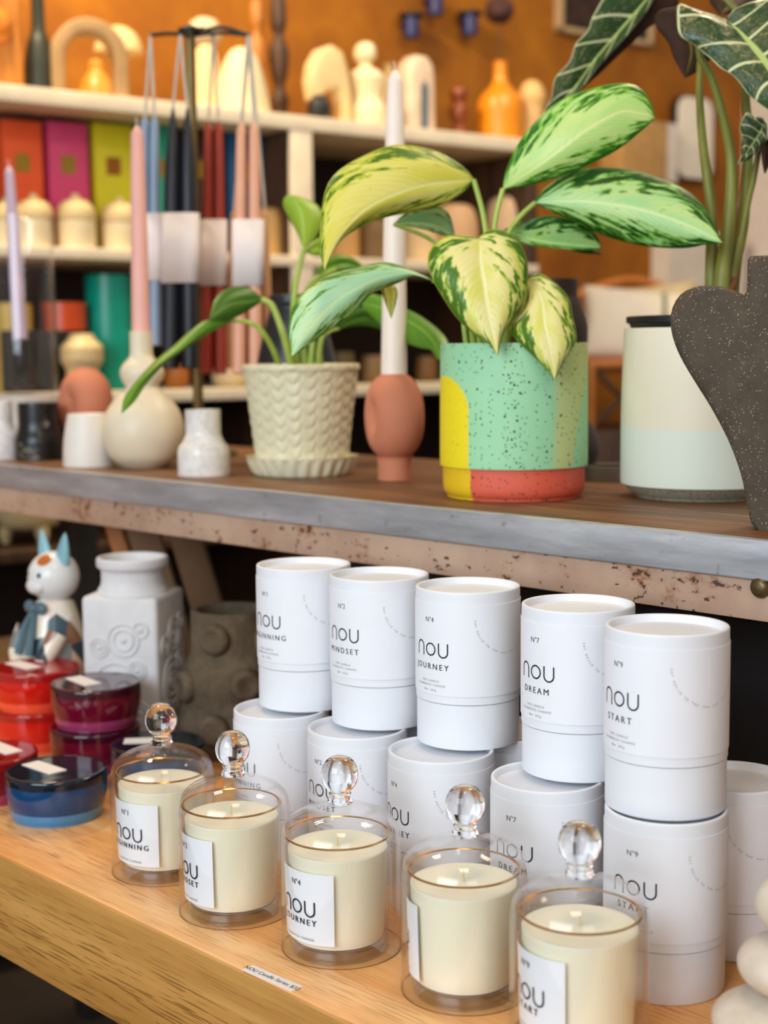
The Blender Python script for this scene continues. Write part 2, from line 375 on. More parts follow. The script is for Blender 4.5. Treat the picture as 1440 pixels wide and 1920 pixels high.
def tube_print(num, word):
    if num in _prints: return _prints[num]
    bm = new(); f = wrap(0.04495)
    put_text(bm, 'N\u00b0' + num, 0.0058, f, 0, 0.1065)
    logo(bm, 0.0118, f, 0.001, 0.0835, 0.00125)
    for e in (-0.0001, 0.0001): put_text(bm, word, 0.0069, f, e, 0.0668, 1.42)
    for s, z in (('THIS CANDLE', 0.0562), ('CELEBRATES CHANGE', 0.0527), ('Net  207g', 0.0485)): put_text(bm, s, 0.0025, f, 0, z, 1.35, 0, mi=1)
    o1 = mesh_of(bm, 'printed_lettering', [INK, INKL], smooth=False); bm = new()
    arc = math.radians(91) * TR; s = 'SAY HELLO TO THE '; R_ = 0.030
    for i, ch in enumerate(s + 'nou you'):
        a = PI + (i + 0.6) / 25 * math.radians(112)
        if ch != ' ': put_text(bm, ch, 0.0022, f, arc + R_ * math.cos(a), 0.1105 + R_ * math.sin(a), mi=0 if i >= len(s) else 1, rot=a + PI / 2)
    ribbon(bm, [(arc + R_ * math.cos(a), 0.1107 + R_ * math.sin(a)) for a in [PI + math.radians(114 + k * 3) for k in range(16)]], 0.00018, f, mi=1)
    _prints[num] = [('printed_lettering', o1), ('curved_slogan', mesh_of(bm, 'curved_slogan', [INK, INKL], smooth=False))]; return _prints[num]
def candle_tube(pt, z, num, word, off, label, group):
    p = Vector((pt.x, pt.y, z)); t = thing('candle_tube', label, 'candle box', p, face(p) + math.radians(off), group)
    for nm, me in _tp + tube_print(num, word):
        o = bpy.data.objects.new(nm, me); COL.objects.link(o); o.parent = t
NAMES = [('1', 'BEGINNING'), ('2', 'MINDSET'), ('4', 'JOURNEY'), ('7', 'DREAM'), ('9', 'START')]
UP_PX = [(569, 1056), (711, 1075), (877, 1096), (1084, 1130), (1251, 1170)]
LO_PX = [(527, 1326), (670, 1361), (827, 1403), (1027, 1454), (1249, 1510)]
UP_OFF = [-53, -48, -45, -47, -48.5]; LO_OFF = [-57, -50, -60, -38, -31]
for i, (num, word) in enumerate(NAMES):
    candle_tube(onz(*UP_PX[i], T + 2 * TH), T + TH, num, word, UP_OFF[i], 'white candle tube printed with the number %s, standing upon another tube' % num, 'upper row of white candle tubes')
lows = [onz(*q, T + TH) for q in LO_PX]
for i, (num, word) in enumerate(NAMES):
    candle_tube(lows[i], T, num, word, LO_OFF[i], 'white candle tube printed with the number %s, underneath another tube' % num, 'lower row of white candle tubes')
for (bp_, off, num, word, lab) in ((lows[4] + Vector((-0.006, 0.0985, 0)), -60, '9', 'START', 'white candle tube in shadow at the right, half hidden behind the number 9 stack'),
                                 (lows[2] + Vector((0.0, 0.0915, 0)), -60, '7', 'DREAM', 'white candle tube showing a sliver between the number 4 and number 7 stacks'),
                                 (lows[1] + Vector((0.0, 0.0915, 0)), -80, '4', 'JOURNEY', 'white candle tube showing a sliver behind the number 2 and number 4 stacks')):
    candle_tube(bp_, T, num, word, off, lab, 'white candle tubes in the back row')

# ================================================================== glass cloches and candles
def cloche_meshes():
    w = 0.0016
    outer = smoothprof([(0.0475, 0.0, 1), (0.0472, 0.004), (0.0468, 0.02), (0.0468, 0.076), (0.0464, 0.088), (0.0438, 0.0975), (0.037, 0.1045), (0.026, 0.1095), (0.014, 0.1125), (0.0085, 0.1140)], 6)
    inner = [(max(0.0, r - w * (1 if z < 0.09 else 0.6)), z - (0.0 if z < 0.07 else w * min(1, (z - 0.07) / 0.03))) for r, z in outer if z > 0]
    dome = lathe([(0.0459, 0.0)] + outer + [(0, 0.1145)], 72); lathe([(0.0459, 0.0)] + inner + [(0, 0.1125)], 72, dome)
    knob = lathe(smoothprof([(0, 0.1146, 1), (0.0095, 0.1146), (0.0098, 0.1165), (0.0078, 0.1195), (0.0085, 0.1215), (0.0088, 0.1225), (0.0072, 0.124), (0.0105, 0.1265), (0.0135, 0.1315), (0.0143, 0.1375), (0.0130, 0.1440), (0.0095, 0.1490), (0.005, 0.1512), (0, 0.1518)], 6), 48)
    return [('dome', mesh_of(dome, 'dome', GLASS)), ('knob', mesh_of(knob, 'knob', SOLIDGLASS))]
_cl = cloche_meshes()
CR = 0.041
def candle_meshes():
    cup = lathe(smoothprof([(0, 0.0005, 1), (0.034, 0.0005), (0.0372, 0.002), (0.0382, 0.006), (0.0395, 0.03), (CR, 0.0905), (CR - 0.0004, 0.0918), (CR - 0.0018, 0.0918), (CR - 0.0022, 0.0905, 1), (0.0391, 0.0805), (0.0372, 0.03), (0.036, 0.013), (0.033, 0.0112, 1), (0, 0.0112)], 4), 72)
    rim = lathe([(CR - 0.0024, 0.0918), (CR - 0.0016, 0.0926), (CR - 0.0004, 0.0926), (CR + 0.0003, 0.0918), (CR - 0.0003, 0.0912), (CR - 0.0024, 0.0918)], 72)
    wax = lathe(smoothprof([(0, 0.0116, 1), (0.0325, 0.0116), (0.0352, 0.0135), (0.0366, 0.03), (0.0387, 0.0790), (0.0388, 0.0812), (0.0382, 0.0818, 1), (0.03, 0.0813), (0, 0.0813)], 4), 72)
    foot = lathe(smoothprof([(0, 0.0008, 1), (0.034, 0.0008), (0.0368, 0.0025), (0.0374, 0.006), (0.0372, 0.0105), (0.034, 0.0112, 1), (0, 0.0112)], 4), 64)
    wick = tube([(0, 0, 0.0808), (0.0004, 0, 0.085), (0.0002, 0.0003, 0.0895)], 0.0008, 6, 8)
    return [('glass_cup', mesh_of(cup, 'glass_cup', GLASS2)), ('glass_base', mesh_of(foot, 'glass_base', CUPBASE)), ('gold_rim', mesh_of(rim, 'gold_rim', GOLD)), ('wax', mesh_of(wax, 'wax', WAX)), ('wick', mesh_of(wick, 'wick', P('#d8c49a', 0.8)))]
_cm = candle_meshes()
def candle_label():
    bm = new(); f = lambda x, z: ((0.0389 + z * 0.026 + 0.0007) * math.cos(x / 0.041), (0.0389 + z * 0.026 + 0.0007) * math.sin(x / 0.041), z)
    nx, nz = 28, 4; g = [[bm.verts.new(f(-0.0325 + 0.065 * i / nx, 0.0165 + 0.056 * j / nz)) for i in range(nx + 1)] for j in range(nz + 1)]
    for j in range(nz):
        for i in range(nx): bm.faces.new((g[j][i], g[j][i + 1], g[j + 1][i + 1], g[j + 1][i]))
    return mesh_of(bm, 'paper_label', P('#f2f3f5', 0.6, 0, 0.01))
_lab = candle_label()
def candle_print(num, word):
    bm = new(); R_ = 0.0392 + 0.0011
    f = lambda x, z: ((R_ + z * 0.026) * math.cos(x / 0.041), (R_ + z * 0.026) * math.sin(x / 0.041), z)
    put_text(bm, 'N\u00b0' + num, 0.0062, f, 0.0, 0.0615); logo(bm, 0.0118, f, 0.0, 0.0445, 0.00125)
    for e in (-0.0001, 0.0001): put_text(bm, word, 0.0067, f, e, 0.0315, 1.42); put_text(bm, 'CELEBRATES CHANGE', 0.0026, f, 0.0, 0.0195, 1.3, mi=1)
    return mesh_of(bm, 'printed_lettering', [INK, INKL], smooth=False)
KN_PX = [(302, 1349), (436, 1403), (637, 1452), (872, 1509), (1087, 1580)]
RIM_PX = [(296, 1456), (422, 1514), (622, 1567), (865, 1632), (1089, 1714)]
EDGE_U = [-0.1, -0.39, -0.08, -0.79, -0.22]
WHO = ['nearest the navy jar', 'second from the navy jar', 'just behind the small price strip', 'second from the pale pebbles', 'nearest the pale pebbles']
for i, (num, word) in enumerate(NAMES):
    kp = onz(*KN_PX[i], T + 0.137); cp = onz(*RIM_PX[i], T + 0.092); kp.z = cp.z = T
    d = cp - kp
    if d.length > 0.0045: cp = kp + d.normalized() * 0.0045
    t = thing('glass_cloche', 'clear glass ball-knob cloche over a candle, %s' % WHO[i], 'cloche', kp, 0, 'clear glass cloches')
    for nm, me in _cl:
        o = bpy.data.objects.new(nm, me); COL.objects.link(o); o.parent = t
    half = 0.0325 / 0.041
    t = thing('scented_candle', 'cream candle in gold rimmed glass numbered %s, %s' % (num, WHO[i]), 'candle', cp, face(cp) + math.asin(EDGE_U[i]) - half, 'cream candles under cloches')
    for nm, me in _cm + [('paper_label', _lab), ('printed_lettering', candle_print(num, word))]:
        o = bpy.data.objects.new(nm, me); COL.objects.link(o); o.parent = t

# price strip lying on the oak
c4 = [onz(*q, T) for q in ((453, 1818), (476, 1811), (568, 1850), (545, 1860))]
cen = sum(c4, Vector()) / 4; ang = math.atan2((c4[2] - c4[1]).y, (c4[2] - c4[1]).x)
pw = ((c4[2] - c4[1]).length + (c4[3] - c4[0]).length) / 2; ph = ((c4[1] - c4[0]).length + (c4[2] - c4[3]).length) / 2
t = thing('price_strip', 'narrow white paper price strip lying on the oak table before the candles', 'price label', cen, ang)
mk('paper', BOX(-pw / 2, pw / 2, -ph / 2, ph / 2, 0, 0.0004), STICKER, t, smooth=False)
bm = new(); put_text(bm, 'NOU Candle Series $32', ph * 0.52, lambda x, z: (x, z, 0.0006), 0, -ph * 0.17, 1.0); mk('printed_lettering', bm, INK, t, smooth=False)

# ================================================================== coloured glass jars
def jar_proto(hb, hl, hf):
    mb, ml, mf = colglass(hb, 'jar_glass'), colglass(hl, 'jar_lid'), colglass(hf, 'jar_foot')
    R_ = 0.051
    foot = lathe(smoothprof([(0, 0, 1), (0.041, 0), (0.0445, 0.002), (0.0462, 0.006), (0.0470, 0.0118, 1), (0, 0.0118)], 4), 64)
    body = lathe(smoothprof([(0, 0.0119, 1), (0.0471, 0.0119, 1), (0.0492, 0.020), (0.0505, 0.029), (0.0507, 0.0377, 1), (0, 0.0377)], 4), 64)
    lid = lathe(smoothprof([(0, 0.0378, 1), (0.0506, 0.0378), (0.0508, 0.040), (0.0507, 0.0450), (0.0496, 0.0470), (0.047, 0.0478), (0.044, 0.0474), (0, 0.0470)], 4), 64)
    return [('foot', mesh_of(foot, 'foot', mf)), ('body', mesh_of(body, 'body', mb)), ('lid', mesh_of(lid, 'lid', ml))]
JH = 0.048
_jr, _jm, _jn = jar_proto('#cf1d12', '#a51a17', '#ee5236'), jar_proto('#680b26', '#3d0b1c', '#9c3a63'), jar_proto('#10406e', '#0a1b2a', '#4683b4')
def jar(kind, px, py, ztop, label, st=None, rz=0):
    p = onz(px, py, T + ztop); p.z = T + ztop - JH; t = thing('glass_jar', label, 'glass jar', p, 0, 'lidded coloured glass jars')
    for nm, me in kind:
        o = bpy.data.objects.new(nm, me); COL.objects.link(o); o.parent = t
    if st:
        o = mk('price_sticker', BOX(-0.025, 0.025, -0.010, 0.010, 0.0471, 0.0480), STICKER, t, smooth=False); o.location = tuple(_r0 * st[0] + _f0 * st[1]); o.rotation_euler = (0, 0, rz)
    return p
jar(_jn, 105, 1440, JH, 'navy blue lidded glass jar with a white sticker, alone on the oak in front', (-0.013, 0.004), 0.05)
pm = jar(_jm, 179, 1277, 2 * JH, 'maroon lidded glass jar with white sticker, upper of two', (-0.015, 0.004), -0.1)
q = thing('glass_jar', 'maroon lidded glass jar underneath the other maroon jar', 'glass jar', (pm.x + 0.002, pm.y - 0.004, T), 0, 'lidded coloured glass jars')
for nm, me in _jm:
    o = bpy.data.objects.new(nm, me); COL.objects.link(o); o.parent = q
pr = jar(_jr, 66, 1248, 2 * JH, 'bright red lidded glass jar with white sticker, upper of two', (-0.016, 0.006), 0.02)
q = thing('glass_jar', 'bright red lidded glass jar underneath the other red jar', 'glass jar', (pr.x - 0.003, pr.y + 0.002, T), 0, 'lidded coloured glass jars')
for nm, me in _jr:
    o = bpy.data.objects.new(nm, me); COL.objects.link(o); o.parent = q
_jd = jar_proto('#7d0f17', '#8a1512', '#a5365e')
jar(_jd, -22, 1408, JH, 'dark red lidded glass jar cut off by the frame, before the red stack', (0.012, 0.012), 0.0)
jar(_jn, 296, 1390, JH, 'navy blue lidded glass jar mostly hidden behind the farthest glass cloche', (-0.012, 0.006), 0.9)

# ================================================================== stacked pebbles
n = NB('terrazzo_stone'); o = n.tc(); v = n.voro(o, 260); c = n.ramp(n.noise(o, 30, 5, 0.6), [(0.3, hexc('#c4b8a4')), (0.7, hexc('#ddd2c0'))])
dots = n.step(v.outputs['Distance'], 0.25, 0.12); sel = n.step(n.noise(o, 120, 2), 0.62, 0.66)
STONE = n.set(n.mix(n.math('MULTIPLY', dots, sel), c, hexc('#8d8578')), 0.65)
sp = onz(1466, 1975, T)
for k, (dx, dy, z, rx, rz_, lab) in enumerate(((0, 0, 0.0205, 0.047, 0.0205, 'largest pale pebble, at the bottom of the stack of three'), (0.004, 0.002, 0.061, 0.0355, 0.0205, 'middle pale pebble in the stack of three'), (0.007, 0.003, 0.1025, 0.0275, 0.0215, 'smallest pale pebble, on top of the stack of three'))):
    bm = ball((0, 0, 0), 1, None, rx, rx * 0.94, rz_, 48)
    for v in bm.verts: v.co *= 1 + 0.02 * mnoise.noise(v.co * 25 + Vector((k * 7, 0, 0)))
    tag(mk('pebble', bm, STONE, loc=(sp.x + dx, sp.y + dy, T + z)), lab, 'pebble', 'stacked pale pebbles')

# ================================================================== ceramics on the bench
def px2m(p): return depth(p) / F_PX
def bench(px, py): return onz(px, py, B)
CREAM = P('#e9dcbf', 0.42, 0, 0.03); TERRA = P('#d58462', 0.75, 0, 0.05)
n = NB('white_marble'); o = n.tc(); f = n.noise(o, 14, 6, 0.6, 2.5); v = n.math('ABSOLUTE', n.math('SUBTRACT', f, 0.5))
MARBLE = n.set(n.mix(n.step(v, 0.0, 0.05), hexc('#dedbd6'), hexc('#f1ede6')), 0.25)
n = NB('black_marble'); o = n.tc(); f = n.noise(o, 9, 5, 0.6, 2.0); v = n.math('ABSOLUTE', n.math('SUBTRACT', f, 0.5))
BMARBLE = n.set(n.mix(n.math('MULTIPLY', n.step(v, 0.012, 0.0), n.step(n.noise(o, 12, 2), 0.55, 0.6)), hexc('#141517'), hexc('#b9ad96')), 0.3)

# bulb vase with pink taper
p = bench(271, 876); m = px2m(p)
t = thing('bulb_vase', 'cream double bulb bottle vase holding a pink taper candle', 'vase', p)
r = lambda q: q * m
prof = [(0, 0, 1), (r(38), 0, 1), (r(44), r(3)), (r(64), r(22)), (r(76), r(62)), (r(70), r(100)), (r(50), r(130)), (r(33), r(146)), (r(31), r(152)), (r(38), r(163)), (r(41), r(178)), (r(35), r(192)), (r(24), r(204)), (r(21), r(215)), (r(21), r(251)), (r(20), r(253)), (r(15), r(253)), (r(14), r(250), 1), (r(14), r(215)), (0, r(212))]
mk('body', lathe(smoothprof(prof, 5), 64), CREAM, t)
PINK = P('#efb3a6', 0.45, 0, 0.03)
def taper(name, label, base, top, r0, r1, mat, group=None, wick=True, parent=None, sharp=False):
    """dipped candle leaning from base to top"""
    base, top = Vector(base), Vector(top); L = (top - base).length
    prof = [(0, 0, 1), (r0 * 0.96, 0), (r0, 0.004), ((r0 + r1) / 2, L * 0.6), (r1, L * 0.93), (r1 * 0.72, L * 0.975), (r1 * 0.3, L * 0.997), (0, L)]
    if sharp: prof = [(0, 0, 1), (r0 * 0.95, 0), (r0, 0.004), (r0, L * 0.62), (r0 * 0.86, L * 0.80), (r0 * 0.52, L * 0.92), (r0 * 0.16, L * 0.995), (0, L)]
    bm = lathe(smoothprof(prof, 5), 28); R_ = (top - base).to_track_quat('Z', 'Y').to_matrix().to_4x4()
    bmesh.ops.transform(bm, matrix=R_, verts=bm.verts)
    o = mk(name, bm, mat, parent, loc=base - (parent.location if parent else Vector()))
    if label: tag(o, label, 'candle', group)
    if wick:
        w = tube([Vector((0, 0, L - 0.002)), Vector((0.0005, 0, L + 0.006)), Vector((0.0015, 0, L + 0.011))], 0.0007, 5, 6)
        bmesh.ops.transform(w, matrix=R_, verts=w.verts); mk('wick', w, P('#e8dfcf', 0.8), o)
    return o
taper('taper_candle', 'pink taper candle standing in the cream double bulb vase', p + UPZ * r(214.5), atd(257, 236, depth(p)), r(17.5), r(12), PINK)
# cone cup
p = bench(168, 873); m = px2m(p); r = lambda q: q * m
o = mk('tealight_cup', lathe(smoothprof([(0, 0, 1), (r(46), 0), (r(48.5), r(3)), (r(46), r(50)), (r(38), r(95)), (r(36.5), r(97)), (r(34), r(95), 1), (r(34), r(80)), (0, r(78))], 5), 56), P('#eee8dc', 0.45, 0, 0.02), loc=p)
tag(o, 'small white tapering candle cup before the left terracotta ring vase', 'cup')
# marble holders
def marble_holder(px, py, rb, rt, h, hb, mat, label, hole=0.6):
    p = bench(px, py); m = px2m(p); r = lambda q: q * m
    pr = [(0, 0, 1), (r(rb) * 0.96, 0), (r(rb), r(3)), (r(rb), r(hb * 0.62)), (r(rb * 0.93), r(hb * 0.86)), (r((rb + rt) / 2 - 2), r(hb)), (r(rt), r(hb * 1.22), 1), (r(rt), r(h - 3)), (r(rt - 2), r(h)), (r(rt * hole + 1), r(h), 1), (r(rt * hole), r(h - 2), 1), (r(rt * hole), r(h - 30)), (0, r(h - 30))]
    o = mk('candle_holder', lathe(smoothprof(pr, 5), 56), mat, loc=p); tag(o, label, 'candle holder', 'stone candle holders'); return p
marble_holder(383, 890, 49, 33, 122, 62, MARBLE, 'white marble candle holder right beside the cream bulb vase')
marble_holder(74, 861, 45, 37, 106, 54, BMARBLE, 'black marble candle holder with pale veins on the bench')
marble_holder(6, 860, 34, 20, 108, 56, MARBLE, 'white marble candle holder at the bench end beside the black one')
marble_holder(116, 852, 36, 30, 98, 48, BMARBLE, 'black marble candle holder half hidden behind the white tapering cup')

# terracotta ring vases
def ring_vase(px, py, k, turn, label):
    p = bench(px, py); m = px2m(p) * k; r = lambda q: q * m
    t = thing('ring_vase', label, 'vase', p, face(p) + turn)
    bm = new(); nu, nv = 56, 28; Rr, rr, zc = r(44), r(46), r(122)
    g = []
    for i in range(nu):
        a = 2 * PI * i / nu; row = []
        for j in range(nv):
            b = 2 * PI * j / nv; q = Rr * 0.72 + rr * 0.88 * math.cos(b)
            if q < 0.001: q = 0.001
            row.append(bm.verts.new((rr * 1.02 * math.sin(b), q * math.cos(a), zc + (q + r(12) * (1 if b else 1)) * math.sin(a) * 1.02)))
        g.append(row)
    for i in range(nu):
        for j in range(nv): bm.faces.new((g[i][j], g[(i + 1) % nu][j], g[(i + 1) % nu][(j + 1) % nv], g[i][(j + 1) % nv]))
    mk('ring_body', bm, TERRA, t)
    mk('foot', lathe(smoothprof([(0, 0, 1), (r(31), 0), (r(32.5), r(2)), (r(33), r(38)), (r(36), r(46), 1), (0, r(46))], 4), 48), TERRA, t)
    mk('neck', lathe(smoothprof([(r(26), r(188)), (r(26), r(201)), (r(24), r(203)), (r(21), r(202)), (r(21), r(190))], 3), 40), TERRA, t)
    return p, m
pv, m_ = ring_vase(740, 899, 0.97, math.radians(-68), 'terracotta ring vase on a round foot between the two potted plants')
taper('taper_candle', 'tall white taper candle standing in the terracotta ring vase between the plants', pv + UPZ * (m_ * 192), atd(741, 132, depth(pv)), m_ * 25, m_ * 16, P('#fbeee0', 0.45, 0, 0.02))
ring_vase(164, 856, 0.80, math.radians(-55), 'terracotta ring vase behind the small white tapering cup')

# speckled mint planter
pm_ = bench(963, 929); m = px2m(pm_); r = lambda q: q * m
n = NB('painted_speckle'); o = n.tc(); x, y, z = n.sep(o)
ang = n.math('ARCTAN2', y, x)                      # 0 faces the visitor, minus is to the left
PZ = r(58)
def between(v, lo, hi, s=0.004): return n.math('MULTIPLY', n.step(v, lo - s, lo + s), n.step(v, hi + s, hi - s))
zn = n.math('DIVIDE', z, r(270))
mint = n.mix(n.noise(o, 18, 4), hexc('#93d2a0'), hexc('#a9dfb2'))
ya = n.math('SUBTRACT', ang, -1.18); yb = n.math('SUBTRACT', zn, 0.60)       # yellow arch
cap_ = n.math('ADD', n.math('POWER', n.math('DIVIDE', ya, 0.55), 2.0), n.math('POWER', n.math('DIVIDE', n.math('MAXIMUM', yb, 0.0), 0.235), 2.0))
yel = n.step(cap_, 1.03, 0.97)
litL = n.step(n.math('ADD', ang, n.math('MULTIPLY', zn, -0.05)), 0.46, 0.62); litR = n.step(n.math('SUBTRACT', ang, n.math('MULTIPLY', n.math('POWER', zn, 2.0), 0.62)), 0.86, 0.84)
c = n.mix(n.math('MULTIPLY', litL, litR), mint, hexc('#bfd18a'))  # strip of warm light painted into the mint colour, soft on its left
low = n.step(z, PZ + 0.0004, PZ - 0.0004)
c = n.mix(low, c, n.mix(n.noise(o, 25, 3), hexc('#d9503a'), hexc('#e26a4e')))
c = n.mix(yel, c, n.mix(low, hexc('#f2df1f'), hexc('#ecc41c')))
v1 = n.voro(o, 300); s1 = n.math('MULTIPLY', n.step(v1.outputs['Distance'], 0.30, 0.2), n.step(n.sep(v1.outputs['Color'])[0], 0.62, 0.64))
v2 = n.voro(o, 130); s2 = n.math('MULTIPLY', n.step(v2.outputs['Distance'], 0.2, 0.15), n.step(n.sep(v2.outputs['Color'])[0], 0.74, 0.75))
sp_ = n.math('MULTIPLY', n.math('MAXIMUM', s1, s2), n.math('SUBTRACT', 1.0, n.math('MULTIPLY', yel, 0.75)))
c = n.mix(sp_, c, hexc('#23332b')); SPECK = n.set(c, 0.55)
plant_m = thing('potted_plant', 'variegated silvery green plant in a speckled mint, yellow and red pot', 'potted plant', pm_, face(pm_))
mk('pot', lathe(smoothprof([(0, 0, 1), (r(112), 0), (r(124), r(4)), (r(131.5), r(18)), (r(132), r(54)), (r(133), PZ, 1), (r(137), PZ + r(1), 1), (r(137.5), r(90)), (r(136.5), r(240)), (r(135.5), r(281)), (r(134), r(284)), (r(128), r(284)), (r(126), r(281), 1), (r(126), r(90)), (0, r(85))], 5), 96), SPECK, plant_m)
n = NB('potting_soil'); o = n.tc(); f = n.noise(o, 160, 5, 0.7); n.bump(f, 0.8, 0.004); SOIL = n.set(n.ramp(f, [(0.3, hexc('#1d130c')), (0.7, hexc('#4a3524'))]), 0.9)
mk('soil', lathe([(r(125.8), r(252)), (r(70), r(258)), (0, r(262))], 40), SOIL, plant_m)
MR = r

# knit patterned pot
pk = bench(567, 889); m = px2m(pk); r = lambda q: q * m
n = NB('cream_glaze'); o = n.tc(); CREAMGL = n.set(n.ramp(n.noise(o, 25, 4), [(0.3, hexc('#ddd6b0')), (0.7, hexc('#eae4c4'))]), 0.35)
plant_k = thing('potted_plant', 'plain green leafy plant in a cream pot with knitted relief', 'potted plant', pk, face(pk))
def knit(a, rr, z):
    """raised stitch rows: columns of drooping loops"""
    K = 22; c = a / (2 * PI) * K; col_ = math.floor(c); u = c - col_
    row = z / r(23) + (0.5 if int(col_) % 2 else 0) - 0.62 * (2 * u - 1) ** 2
    w = row - math.floor(row)
    return (0.55 - 0.9 * w * w) * (1 - (2 * u - 1) ** 6) * r(3.6)
def prof_pot():
    H0, H1 = r(20), r(204); out = [(0, H0 - r(8)), (r(84), H0 - r(8))]
    for k in range(64):
        z = H0 - r(8) + (H1 - H0 + r(8)) * k / 63; q = r(85) + (r(107) - r(85)) * ((z - H0) / (H1 - H0)) ** 1.15 if z > H0 else r(85)
        out.append((q + (r(3) if k > 59 else 0), z))
    return out + [(r(108), H1 + r(1.5)), (r(103), H1 + r(1)), (r(101), H1 - r(4)), (r(84), H0 + r(60)), (0, H0 + r(60))]
mk('pot', lathe(prof_pot(), 288, fn=lambda a, q, z: q + (knit(a, q, z) if q > r(85.5) and z < r(198) and z > r(22) else 0)), CREAMGL, plant_k, smooth=70)
def prof_s():
    out = [(0, 0), (r(80), 0), (r(88), r(1))]
    for k in range(18):
        z = r(1) + r(32) * k / 17; out.append((r(88) + r(16) * (k / 17) ** 0.8, z))
    return out + [(r(105), r(35)), (r(101), r(34)), (r(90), r(10)), (0, r(9))]
mk('saucer', lathe(prof_s(), 216, fn=lambda a, q, z: q + (r(2.6) * math.sin(a * 26) * (0.4 + 0.6 * math.sin(z / r(33) * PI)) if r(86) < q and z < r(30) and z > 0 else 0)), CREAMGL, plant_k, smooth=70)
mk('soil', lathe([(r(99), r(182)), (r(50), r(186)), (0, r(188))], 40), SOIL, plant_k)
KR = r

# two tone planter with the elephant ear
pj = bench(1312, 930); m = px2m(pj); r = lambda q: q * m
n = NB('two_tone_glaze'); o = n.tc(); z = n.sep(o)[2]
c = n.mix(n.step(z, r(128), r(132)), hexc('#dfe8d8'), n.mix(n.noise(o, 14, 3), hexc('#e8e0c4'), hexc('#ece6cf')))
TWOT = n.set(n.mix(n.step(z, r(26.5), r(25)), c, n.mix(n.step(n.noise(o, 300, 2), 0.5, 0.62), hexc('#a9a58d'), hexc('#8b8773'))), 0.5)
plant_a = thing('potted_plant', 'tall plant with pale veined arrowhead leaves in a two tone cream planter', 'potted plant', pj, face(pj))
mk('planter', lathe(smoothprof([(0, 0, 1), (r(105), 0), (r(120), r(4)), (r(143), r(25)), (r(147.5), r(40)), (r(147), r(180)), (r(143), r(308)), (r(141), r(313)), (r(136), r(313)), (r(134), r(310), 1), (r(134), r(60)), (0, r(58))], 5), 88), TWOT, plant_a)
mk('nursery_pot', lathe(smoothprof([(r(118), r(240), 1), (r(131), r(315), 1), (r(132), r(317), 1), (r(134), r(322), 1), (r(139), r(323), 1), (r(139.5), r(333), 1), (r(137), r(335)), (r(130), r(335)), (r(129), r(331), 1), (r(120), r(250))], 3), 88), BLACKP, plant_a)
mk('soil', lathe([(r(126), r(316)), (r(60), r(322)), (0, r(326))], 40), SOIL, plant_a)
AR = r

# heart vase
ph_ = bench(1468, 990); m = px2m(ph_); r = lambda q: q * m
n = NB('speckled_clay'); o = n.tc(); v = n.voro(o, 620); d1 = n.math('MULTIPLY', n.step(v.outputs['Distance'], 0.36, 0.24), n.step(n.sep(v.outputs['Color'])[0], 0.72, 0.74))
c = n.ramp(n.noise(o, 40, 5, 0.7), [(0.3, hexc('#453c31')), (0.7, hexc('#584d3f'))]); n.bump(n.noise(o, 500, 3), 0.35, 0.001)
CLAY = n.set(n.mix(d1, c, hexc('#bdb5a5')), 0.8, 0, 0.3)
half = [(0, 0), (40, 0), (54, 8), (62, 40), (75, 100), (98, 160), (130, 220), (165, 275), (192, 320), (208, 360), (212, 395), (205, 422), (188, 442), (160, 452), (128, 452), (100, 444), (78, 432), (72, 436), (70, 460), (70, 500), (66, 506), (0, 506)]
pts = [Vector((x, z, 0)) for x, z in half[2:17]]; hp = [(40, 0)] + [(v.x, v.y) for v in catmull(pts, 44)] + [(71, 440), (70, 462), (70, 498), (66, 505)]
outl = [(r(x), r(z)) for x, z in hp] + [(-r(x), r(z)) for x, z in reversed(hp)]
# outline swept in depth: a pillowed body, thin at the rim
bm = new(); lay = []; TH_ = r(62)
for k in range(13):
    b = -PI / 2 + PI * k / 12; s = 1 - 0.16 * (1 - math.cos(b)) ** 1.5; lay.append([bm.verts.new((TH_ * math.sin(b) * 0.9, x * s + 0, 0 if z < 1e-9 else r(253) + (z - r(253)) * (1 - (1 - s) * 0.45))) for x, z in outl])
nn = len(outl)
for a, b in zip(lay, lay[1:]):
    for i in range(nn): bm.faces.new((a[i], a[(i + 1) % nn], b[(i + 1) % nn], b[i]))
bm.faces.new(lay[0][::-1]); bm.faces.new(lay[-1])
t = thing('heart_vase', 'heart shaped vase of dark speckled clay at the front edge of the bench', 'vase', ph_, face(ph_) - 0.12)
mk('body', bm, CLAY, t, smooth=50)
# small grey dish between the pots, dark bottles behind
p = bench(1150, 899); m = px2m(p); r = lambda q: q * m
tag(mk('dish', lathe(smoothprof([(0, 0, 1), (r(52), 0), (r(56), r(3)), (r(56), r(24)), (r(54), r(27)), (r(50), r(26), 1), (r(48), r(16)), (0, r(15))], 4), 48), P('#7d7a78', 0.5), loc=p), 'flat grey stone dish between the mint pot and the cream planter', 'dish')
def dark_bottle(px, prof, d, mat, label, name='bottle'):
    p = atd(px, 660, d); p.z = B; m = d / F_PX
    return tag(mk(name, lathe(smoothprof([(a * m, b * m, *c) for a, b, *c in prof], 5), 56), mat, loc=p), label, 'vase')
dark_bottle(1038, [(0, 0, 1), (55, 0), (70, 8), (88, 60), (60, 120), (48, 170), (62, 240), (64, 280), (52, 320), (44, 340), (44, 366), (42, 369), (38, 369), (36, 366, 1), (36, 340), (0, 330)], 1.74, P('#38271f', 0.5), 'dark brown shapely vase just behind the speckled mint pot', 'dark_vase')
